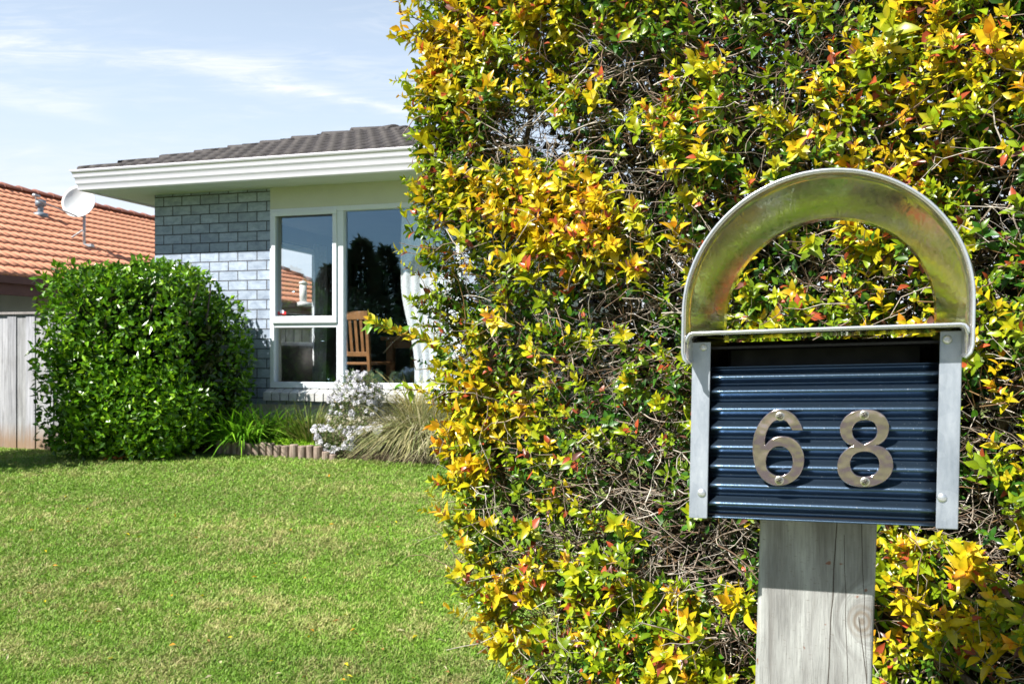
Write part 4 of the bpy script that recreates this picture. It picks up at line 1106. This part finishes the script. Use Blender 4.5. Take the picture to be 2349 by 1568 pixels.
V, fs = leaves_kite(pI, norm(rand_dir(NB_)-HNo*.2), rand_dir(NB_), .034+.020*rng.random(NB_), .021+.008*rng.random(NB_), .15)
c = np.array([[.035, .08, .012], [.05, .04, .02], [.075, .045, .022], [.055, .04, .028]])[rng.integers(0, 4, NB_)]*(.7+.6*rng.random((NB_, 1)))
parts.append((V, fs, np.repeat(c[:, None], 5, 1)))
V, fs, T = join(parts)
print('hedge leaf verts', len(V))
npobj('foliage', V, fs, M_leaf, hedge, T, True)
# --- stems of shoots + twigs
K = 5
def rwalk(start, d0, length, wig, K):
    N = len(start); d = norm(d0); P = np.empty((N, K, 3)); P[:, 0] = start
    for k in range(1, K):
        d = norm(d+rng.normal(0, wig, (N, 3))); P[:, k] = P[:, k-1]+d*(length/(K-1))[:, None]
    return P
tw = []
# shoot stems run back inside the hedge
sd0 = norm(-axis*.6-HNo*.6+rand_dir(ns)*.45); Pst = rwalk(P, sd0, .06+.12*rng.random(ns), .25, 4); Pst = np.concatenate([(P+axis*slen[:, None])[:, None], Pst], 1)
rad = np.repeat(np.array([[.0006, .0009, .0011, .0013, .0016]]), ns, 0)
V, fs = tubes_np(Pst, rad, 4); c = np.array([[.20, .12, .05]])*(.7+.6*rng.random((ns, 1))); tw.append((V, fs, np.repeat(c[:, None], V.shape[1], 1)))
NT_ = 22000
z = .05+2.8*rng.random(NT_); t = t0z(z)+(TL-t0z(z))*rng.random(NT_)**1.15; dep = .0+.45*rng.random(NT_)**1.3
Pt = place(t, z, dep); px, py = proj(Pt); bz = zone(px, py, BARE)
kk = rng.random(NT_) < (.42+.75*bz); Pt, t, z, dep, bz = Pt[kk], t[kk], z[kk], dep[kk], bz[kk]; m_ = len(Pt)
d0 = norm(HD_*rng.normal(0, 1, (m_, 1))+HNo*rng.normal(.1, .5, (m_, 1))+np.array([0, 0, 1])*rng.normal(.1, .55, (m_, 1)))
ln = .05+.20*rng.random(m_)**1.5; r0 = .0006+.0015*rng.random(m_)**2
PP = rwalk(Pt, d0, ln, .28, 6)
V, fs = tubes_np(PP, r0[:, None]*np.linspace(1.3, .55, 6)[None], 4)
c = np.array([[.36, .305, .25], [.28, .22, .17], [.50, .45, .39], [.20, .13, .09]])[rng.integers(0, 4, m_)]*(.7+.5*rng.random((m_, 1)))
tw.append((V, fs, np.repeat(c[:, None], V.shape[1], 1)))
# forks springing from those twigs
src = rng.integers(0, m_, int(m_*.9)); kpt = rng.integers(1, 5, len(src)); b0 = PP[src, kpt]; dd = norm(PP[src, kpt]-PP[src, kpt-1])
d1 = norm(dd+rand_dir(len(src))*.9); P2 = rwalk(b0, d1, .03+.07*rng.random(len(src)), .22, 4)
V, fs = tubes_np(P2, (r0[src]*.62)[:, None]*np.linspace(1, .55, 4)[None], 3)
tw.append((V, fs, np.repeat(c[src][:, None], V.shape[1], 1)))
V, fs, T = join(tw); npobj('twigs', V, fs, M_twig, hedge, T, True)
# --- thicker limbs, each traced from base to upper hedge
b = MB(); rr = random.Random(3)
for k in range(18):
    t_ = .50+k*.15+rr.uniform(-.05, .05); dep_ = rr.uniform(.18, .5)
    p = Vector((HL+t_*HD_-HNo*dep_).tolist()); p.z = .05; d = Vector((rr.uniform(-.3, .3), rr.uniform(-.3, .3), 1)).normalized()
    pts = [p.copy()]; rad = [rr.uniform(.011, .022)]
    while p.z < 2.75 and len(pts) < 22:
        d = (d+Vector((rr.gauss(0, .20), rr.gauss(0, .20), rr.gauss(.03, .1)))).normalized(); p = p+d*.14
        # stay inside the hedge
        rel = np.array(p[:])-HL; dn = -float(rel@HNo)
        if dn < .14: d += Vector((-HNo*.5).tolist())
        if dn > .65: d += Vector((HNo*.5).tolist())
        pts.append(p.copy()); rad.append(rad[-1]*.955)
    b.tube(pts, rad, 8)
    for j in range(3, len(pts)-2, 2):
        q = pts[j].copy(); e = (Vector((rr.gauss(0, 1), rr.gauss(0, 1), rr.uniform(.0, .9)))+Vector((HNo*.7).tolist())).normalized(); ps = [q.copy()]; rs_ = [rad[j]*.5]
        for _ in range(4):
            e = (e+Vector((rr.gauss(0, .25), rr.gauss(0, .25), rr.gauss(0, .25)))).normalized(); q = q+e*.07; ps.append(q.copy()); rs_.append(rs_[-1]*.78)
        b.tube(ps, rs_, 6)
b.build('branches', M_bark, hedge, smooth=True)
# the sprig that pokes out in front of the window, a part of the hedge
def sprig(points, n_, seed, sz=1.0):
    rg = np.random.default_rng(seed); pts = [np.array([(a-CX)/F*Y, Y, ZC+(HY-b_)/F*Y]) for a, b_, Y in points]
    mb_ = MB(); mb_.tube([tuple(q) for q in pts], [.0018]*(len(pts)-1)+[.0008], 6, tint=(.2, .12, .07)); mb_.build('sprig_stem', M_twig, hedge, smooth=True)
    arr = np.array(pts); seg = np.linspace(0, len(pts)-1, n_)
    base = np.stack([np.interp(seg, np.arange(len(pts)), arr[:, k]) for k in range(3)], -1)
    dirs = norm(arr[-1]-arr[0]); prt = []
    for s_ in range(3):
        m2 = len(base); d = norm(dirs*.5+rg.normal(0, .75, (m2, 3))+np.array([0, 0, .3])); L = (.030+.012*rg.random(m2))*sz
        V, fs = leaves_full(base+rg.normal(0, .004, (m2, 3)), d, norm(np.array([0, -.5, 1])+rg.normal(0, .4, (m2, 3))), L, L*.5, .2*rg.random(m2), .2+.3*rg.random(m2))
        c = np.array([[.55, .5, .02], [.62, .38, .02], [.28, .38, .02], [.14, .30, .02], [.60, .55, .03]])[rg.integers(0, 5, m2)]; prt.append((V, fs, np.repeat(c[:, None], 13, 1)))
    V, fs, T = join(prt); npobj('sprig_leaves', V, fs, M_leaf, hedge, T)
sprig([(1010, 800, 2.72), (960, 775, 2.70), (915, 765, 2.68), (872, 745, 2.67), (846, 738, 2.66)], 24, 1)
sprig([(1000, 905, 2.72), (950, 893, 2.70), (925, 890, 2.69)], 6, 2)
sprig([(990, 300, 2.72), (955, 275, 2.70), (940, 250, 2.69)], 8, 3, .9)
sprig([(990, 420, 2.74), (975, 385, 2.70), (958, 372, 2.69)], 5, 4, .9)
sprig([(1000, 60, 2.75), (955, 45, 2.70), (935, 30, 2.69)], 8, 5, .9)
sprig([(960, 0, 2.75), (930, -12, 2.70), (910, 4, 2.69)], 6, 6, .9)
sprig([(985, 190, 2.73), (955, 178, 2.70), (930, 172, 2.69)], 7, 7, .7)
sprig([(1080, 1200, 2.62), (1050, 1215, 2.60), (1030, 1235, 2.60)], 9, 8)
sprig([(1240, 1500, 2.4), (1215, 1480, 2.38), (1195, 1475, 2.36)], 8, 9)

# ------------------------------------------------------------------ LETTERBOX
MO = np.array([.3436, .9727, ZC]); MU = norm(np.array([.9354, -.3536, 0])); MV = np.array([-MU[1], MU[0], 0])
MM = Matrix(((MU[0], MV[0], 0, MO[0]), (MU[1], MV[1], 0, MO[1]), (0, 0, 1, MO[2]), (0, 0, 0, 1)))
KZ, KS = .028, .020            # the sheet metal box has settled out of square: rises to the right, leans at the top
def sh(x, y, z): return (x+KS*(z-.02), y, z+KZ*x)
def ml(px, py, D):
    """picture position on the plane y=D of the letterbox frame -> (x,z) before shear"""
    r_ = ray_solve(MO+MV*D, (MU, (0, 0, 1)), px, py); xs, zs = r_
    # invert shear
    A = np.array([[1, KS], [KZ, 1]]); return np.linalg.solve(A, np.array([xs+KS*.02, zs]))
box = empty('letterbox', MM)
tag(box, 'navy corrugated metal letterbox with an arched zinc hood on a timber post', 'letterbox')
hr = .1525; zl = .026; za = .199-hr; DB = .386; th = .0016
# arched hood: a bent band open front and back
prof = [(-hr+.007, -.0135), (-hr+.002, -.008), (-hr, 0), (-hr, .02)]
for k in range(0, 49):
    a = math.pi-math.pi*k/48; prof.append((hr*math.cos(a), za+hr*math.sin(a)))
prof += [(hr, .02), (hr, 0), (hr-.002, -.008), (hr-.007, -.0135)]
def band(prof, y0, y1, ny_=8, name='hood', mt=M_hood, thick=.0018, flip=False, fn=sh, yfun=None):
    k = len(prof); Vs = []; Fs = []
    for j in range(ny_+1):
        y = y0+(y1-y0)*j/ny_
        for (x, z_) in prof: Vs.append(fn(x, y, z_))
    for j in range(ny_):
        for i_ in range(k-1): Fs.append((j*k+i_, j*k+i_+1, (j+1)*k+i_+1, (j+1)*k+i_))
    mb_ = MB(); mb_.add(Vs, Fs); o = mb_.build(name, mt, box, smooth=True)
    m1_ = o.modifiers.new('thickness', 'SOLIDIFY'); m1_.thickness = thick; m1_.offset = 1 if flip else -1
    m2_ = o.modifiers.new('bevel', 'BEVEL'); m2_.width = thick*.35; m2_.segments = 2; m2_.limit_method = 'ANGLE'
    return o
band(prof, 0, DB, 10, thick=.0034)
# flat lid: plate turned down at both sides inside the hood
hi = hr-.0042
pl = [(-hi, -.010), (-hi, .012), (-hi+.0012, .018), (-hi+.004, .0215), (-hi+.008, .0225)]+[(-hi+.008+(2*hi-.016)*i_/12, .0225) for i_ in range(1, 12)]+[(hi-.008, .0225), (hi-.004, .0215), (hi-.0012, .018), (hi, .012), (hi, -.010)]
band(pl, 0.0, DB-.004, 6, 'lid', M_hood, .003)
# rolled rims along the sheet edges
def rim(name, pts2, y, r_, par=box):
    b = MB(); b.tube([sh(x, y, z_) for x, z_ in pts2], r_, 8); return b.build(name, M_rim, par, smooth=True)
rim('hood_rim', prof, -.0006, .0016); rim('hood_rim', prof[4:-4], DB+.0004, .0013)
rim('lid_rim', pl[1:-1], -.0008, .0016)
# body
BD = .036; bh = .1455
xl, zbl = ml(1581, 1187, BD); xr, zbr = ml(2196, 1203, BD)
zbot = (zbl+zbr)/2; bhl = xl; bhr = xr
print('body', xl, xr, zbl, zbr)
x_s0, _ = ml(1626, 1000, BD); x_s1, _ = ml(2150, 1000, BD)
_, zp0 = ml(1627, 842, BD); _, zp1 = ml(2150, 832, BD); zpt = (zp0+zp1)/2
_, zst = ml(1600, 785, BD)
print('strips', x_s0, x_s1, zpt, zst)
bm = MB()
bm.box((bhl+.002, BD+.006, zbot+.001), (bhl+.004, DB-.03, zl-.012)); bm.box((bhr-.004, BD+.006, zbot+.001), (bhr-.002, DB-.03, zl-.012))
bm.box((bhl+.004, DB-.034, zbot+.003), (bhr-.004, DB-.031, zl-.012)); bm.box((bhl+.004, BD+.008, zbot+.001), (bhr-.004, DB-.034, zbot+.003))
bm.build('body', M_black, box, fn=sh)
# inner shelf / flap seen dark through the slot
bm = MB(); bm.box((x_s0+.012, BD+.10, zbot+.1), (x_s1-.012, BD+.104, .001)); bm.box((bhl+.006, BD+.02, .003), (bhr-.006, BD+.09, .006)); bm.build('inner_flap', M_black, box, fn=sh)
# corrugated front panel
npit = 8; pit = 72.5  # ridges
zr = np.linspace(zpt, zbot-.0005, 230)
ridge_py = [864.5, 898.5, 941.5, 985.7, 1031.5, 1077, 1122.5, 1165.5]
rz = [ml(1890, q-3, BD)[1] for q in ridge_py]
def corr(z_):
    # phase through ridge positions
    ph = np.interp(z_, rz[::-1], np.arange(len(rz))[::-1]) if rz[-1] <= z_ <= rz[0] else (len(rz)-1+(rz[-1]-z_)/(rz[-2]-rz[-1]) if z_ < rz[-1] else -(z_-rz[0])/(rz[0]-rz[1]))
    return .0064*math.cos(2*math.pi*ph)
Vs = []; nx = 12
flatz = rz[0]+.011
for z_ in zr:
    h = corr(z_) if z_ < flatz else .0042*0-.001
    for i_ in range(nx+1):
        x_ = x_s0-.006+(x_s1-x_s0+.012)*i_/nx; Vs.append(sh(x_, BD+.0055-h, z_))
idx = np.arange(len(Vs)).reshape(len(zr), nx+1)
q = np.stack([idx[:-1, :-1], idx[1:, :-1], idx[1:, 1:], idx[:-1, 1:]], -1).reshape(-1, 4)
o = npobj('corrugated_panel', np.array(Vs), [q], M_navy, box); s_ = o.modifiers.new('thickness', 'SOLIDIFY'); s_.thickness = .0016; s_.offset = -1
# galvanised corner strips (L shaped)
def strip(xa, xb, side_):
    b = MB(); zt = zst if side_ < 0 else zst+.004
    xo = xa if side_ < 0 else xb
    b.box((xa, BD-.0045, zbot-.0012-(.001 if side_ > 0 else 0)), (xb, BD-.0025, zt))
    if side_ < 0: b.box((xo, BD-.0024, zbot-.001), (xo+.0018, BD+.03, zt))
    else: b.box((xo-.0018, BD-.0024, zbot-.001), (xo, BD+.03, zt))
    return b.build('corner_strip', M_strip, box, bevel=.0012, fn=sh)
sL = strip(bhl, x_s0+.0003, -1); sR = strip(x_s1-.0003, bhr, 1)
def rivet(px, py, par, r_=.0052):
    x_, z_ = ml(px, py, BD-.0045); b = MB(); pts = [sh(x_, BD-.0045-q, z_) for q in (0, .0008, .0016, .0022, .0025)]
    b.tube(pts, [r_, r_*.95, r_*.75, r_*.45, r_*.1], 18); b.build('rivet', M_rivet, par, smooth=True)
rivet(1609, 1130, sL); rivet(1613, 797, sL, .0045); rivet(2160, 1141, sR); rivet(2172, 779, sR)
# digits
def cat(pts, corners=(), m_=5):
    out = []; k = len(pts)
    for i_ in range(k):
        p0, p1_, p2_, p3 = pts[i_-1], pts[i_], pts[(i_+1) % k], pts[(i_+2) % k]
        if i_ in corners: p0 = p1_
        if (i_+1) % k in corners: p3 = p2_
        for j in range(m_):
            t_ = j/m_; t2, t3 = t_*t_, t_*t_*t_
            out.append(tuple(.5*(2*p1_[c]+(-p0[c]+p2_[c])*t_+(2*p0[c]-5*p1_[c]+4*p2_[c]-p3[c])*t2+(-p0[c]+3*p1_[c]-3*p2_[c]+p3[c])*t3) for c in (0, 1)))
    return out
six_o = [(820, 400), (800, 335), (760, 260), (700, 190), (620, 140), (540, 122), (450, 132), (370, 170), (290, 240), (220, 340), (175, 450), (155, 560), (153, 680), (168, 800), (200, 920), (260, 1020), (340, 1090), (430, 1130), (520, 1138), (620, 1115), (710, 1065), (780, 990), (825, 890), (840, 790), (825, 690), (785, 600), (720, 530), (640, 492), (550, 482), (460, 495), (380, 535), (320, 603), (315, 520), (340, 420), (380, 340), (430, 285), (490, 264), (560, 264), (610, 290), (650, 345), (685, 400)]
six_h = [(515, 612), (440, 627), (375, 680), (337, 760), (330, 850), (350, 920), (400, 970), (460, 1000), (520, 1008), (590, 990), (650, 940), (685, 860), (685, 780), (655, 700), (600, 640), (555, 618)]
eig_o = [(1640, 125), (1560, 135), (1460, 170), (1380, 230), (1330, 310), (1315, 390), (1335, 480), (1380, 545), (1440, 590), (1500, 605), (1440, 630), (1360, 690), (1305, 770), (1280, 870), (1290, 960), (1330, 1040), (1400, 1100), (1500, 1140), (1620, 1155), (1750, 1145), (1860, 1105), (1950, 1040), (2005, 960), (2025, 870), (2010, 770), (1960, 680), (1880, 622), (1790, 602), (1850, 580), (1920, 520), (1960, 440), (1972, 350), (1950, 270), (1900, 200), (1820, 150), (1740, 128)]
eig_h1 = [(1650, 265), (1580, 275), (1520, 310), (1485, 370), (1480, 430), (1500, 490), (1550, 540), (1640, 590), (1730, 545), (1790, 490), (1812, 420), (1805, 360), (1770, 300), (1710, 270)]
eig_h2 = [(1650, 682), (1560, 695), (1490, 740), (1455, 810), (1455, 890), (1490, 960), (1550, 1005), (1640, 1018), (1740, 1005), (1800, 960), (1838, 890), (1838, 810), (1800, 740), (1740, 697)]
DD = BD-.0052
def zz2(X_, Y_): return ml((2780+X_/3.559)*.61146, (1500+Y_/3.559)*.61146, DD)
def digit(splines, screws, label):
    cu = bpy.data.curves.new('digit_curve', 'CURVE'); cu.dimensions = '2D'; cu.fill_mode = 'BOTH'; cu.extrude = .0013; cu.bevel_depth = .0007; cu.bevel_resolution = 2; cu.offset = -.0006
    for pts, cn in splines:
        pp = cat(pts, cn); s_ = cu.splines.new('POLY'); s_.points.add(len(pp)-1); s_.use_cyclic_u = True
        for q_, (a_, b_) in zip(s_.points, pp): x_, z_ = zz2(a_, b_); q_.co = (x_, z_, 0, 1)
    oc = bpy.data.objects.new('digit_curve', cu); C.objects.link(oc)
    dg = bpy.context.evaluated_depsgraph_get(); me = bpy.data.meshes.new_from_object(oc.evaluated_get(dg)); bpy.data.objects.remove(oc)
    for v_ in me.vertices: x_, z_, y_ = v_.co; v_.co = sh(x_, DD-y_, z_)
    me.flip_normals() if False else None
    me.name = 'house_number'; me.materials.clear(); me.materials.append(M_digit)
    o = bpy.data.objects.new('house_number', me); C.objects.link(o); o.matrix_world = MM
    tag(o, label, 'house number', 'steel house numbers on the letterbox')
    for (a_, b_) in screws:
        x_, z_ = zz2(a_, b_); b = MB(); pts = [sh(x_, DD-q_, z_) for q_ in (.0018, .0024, .0030, .0030, .0026)]
        b.tube(pts, [.0053, .0052, .0044, .0040, .0020], 20); s_ = b.build('screw', M_screw, o, smooth=True)
        b = MB()
        for an in (.5, .5+math.pi/2):
            c_, sn_ = math.cos(an), math.sin(an); L2, W2 = .0027, .0005
            pr = [(x_+c_*L2-sn_*W2, z_+sn_*L2+c_*W2), (x_+c_*L2+sn_*W2, z_+sn_*L2-c_*W2), (x_-c_*L2+sn_*W2, z_-sn_*L2-c_*W2), (x_-c_*L2-sn_*W2, z_-sn_*L2+c_*W2)]
            b.prism(pr, DD-.0031, DD-.0033+(.00005 if an > 1 else 0), 1)
        b.build('cross_slot', M_dark, s_, fn=lambda a, q, c: sh(a, q, c))
    return o
digit([(six_o, (0, 31, 40)), (six_h, ())], [(518, 215), (508, 1066)], 'polished steel numeral six, the left digit on the corrugated letterbox front')
digit([(eig_o, (9, 27)), (eig_h1, (7,)), (eig_h2, ())], [(1640, 198), (1650, 1085)], 'polished steel numeral eight, the right digit on the corrugated letterbox front')
# post: stands on the ground, carries the box
PD = .125
pxl, zt_ = ml(1742.5, 1195, PD); pxr, _ = ml(2012, 1197, PD); pbl, zb_ = ml(1732, 1568, PD); pbr, _ = ml(1999, 1568, PD)
print('post', pxl, pxr, pbl, pbr, zt_, zb_)
lean = ((pbl-pxl)+(pbr-pxr))/2/(zb_-zt_)
zg = -ZC-.15
dxg = lean*(zg-zt_)-.0*KS
cxp = (pxl+pxr)/2; hwp = (pxr-pxl)/2
post = empty('timber_post', MM @ Matrix.Translation((cxp, 0, 0))); tag(post, 'weathered grey square timber post under the letterbox', 'post')
rb = .006
def pout(cx_, z_):
    o_ = []
    for (qx, qy, a0_) in ((-hwp+rb, PD+rb, math.pi), (hwp-rb, PD+rb, 1.5*math.pi), (hwp-rb, PD+.13-rb, 0), (-hwp+rb, PD+.13-rb, .5*math.pi)):
        for k in range(5):
            a_ = a0_+k*math.pi/8; o_.append((cx_+qx+rb*math.cos(a_), qy+rb*math.sin(a_), z_))
    return o_
b = MB(); vv = []; NZ = 14
for j in range(NZ+1):
    f_ = j/NZ; z_ = zbot+.002+(zg-zbot)*f_; vv += pout(dxg*f_, z_)
k = 20; ff = [(j*k+i_, j*k+(i_+1) % k, (j+1)*k+(i_+1) % k, (j+1)*k+i_) for j in range(NZ) for i_ in range(k)]+[tuple(range(k)), tuple(range(NZ*k+k-1, NZ*k-1, -1))]
b.add(vv, ff); o = b.build('post_timber', M_post, post, fn=lambda x, y, z: (sh(cxp+x, y, z)[0]-cxp, y, sh(cxp+x, y, z)[2]))
tag(o, None)
print('done')
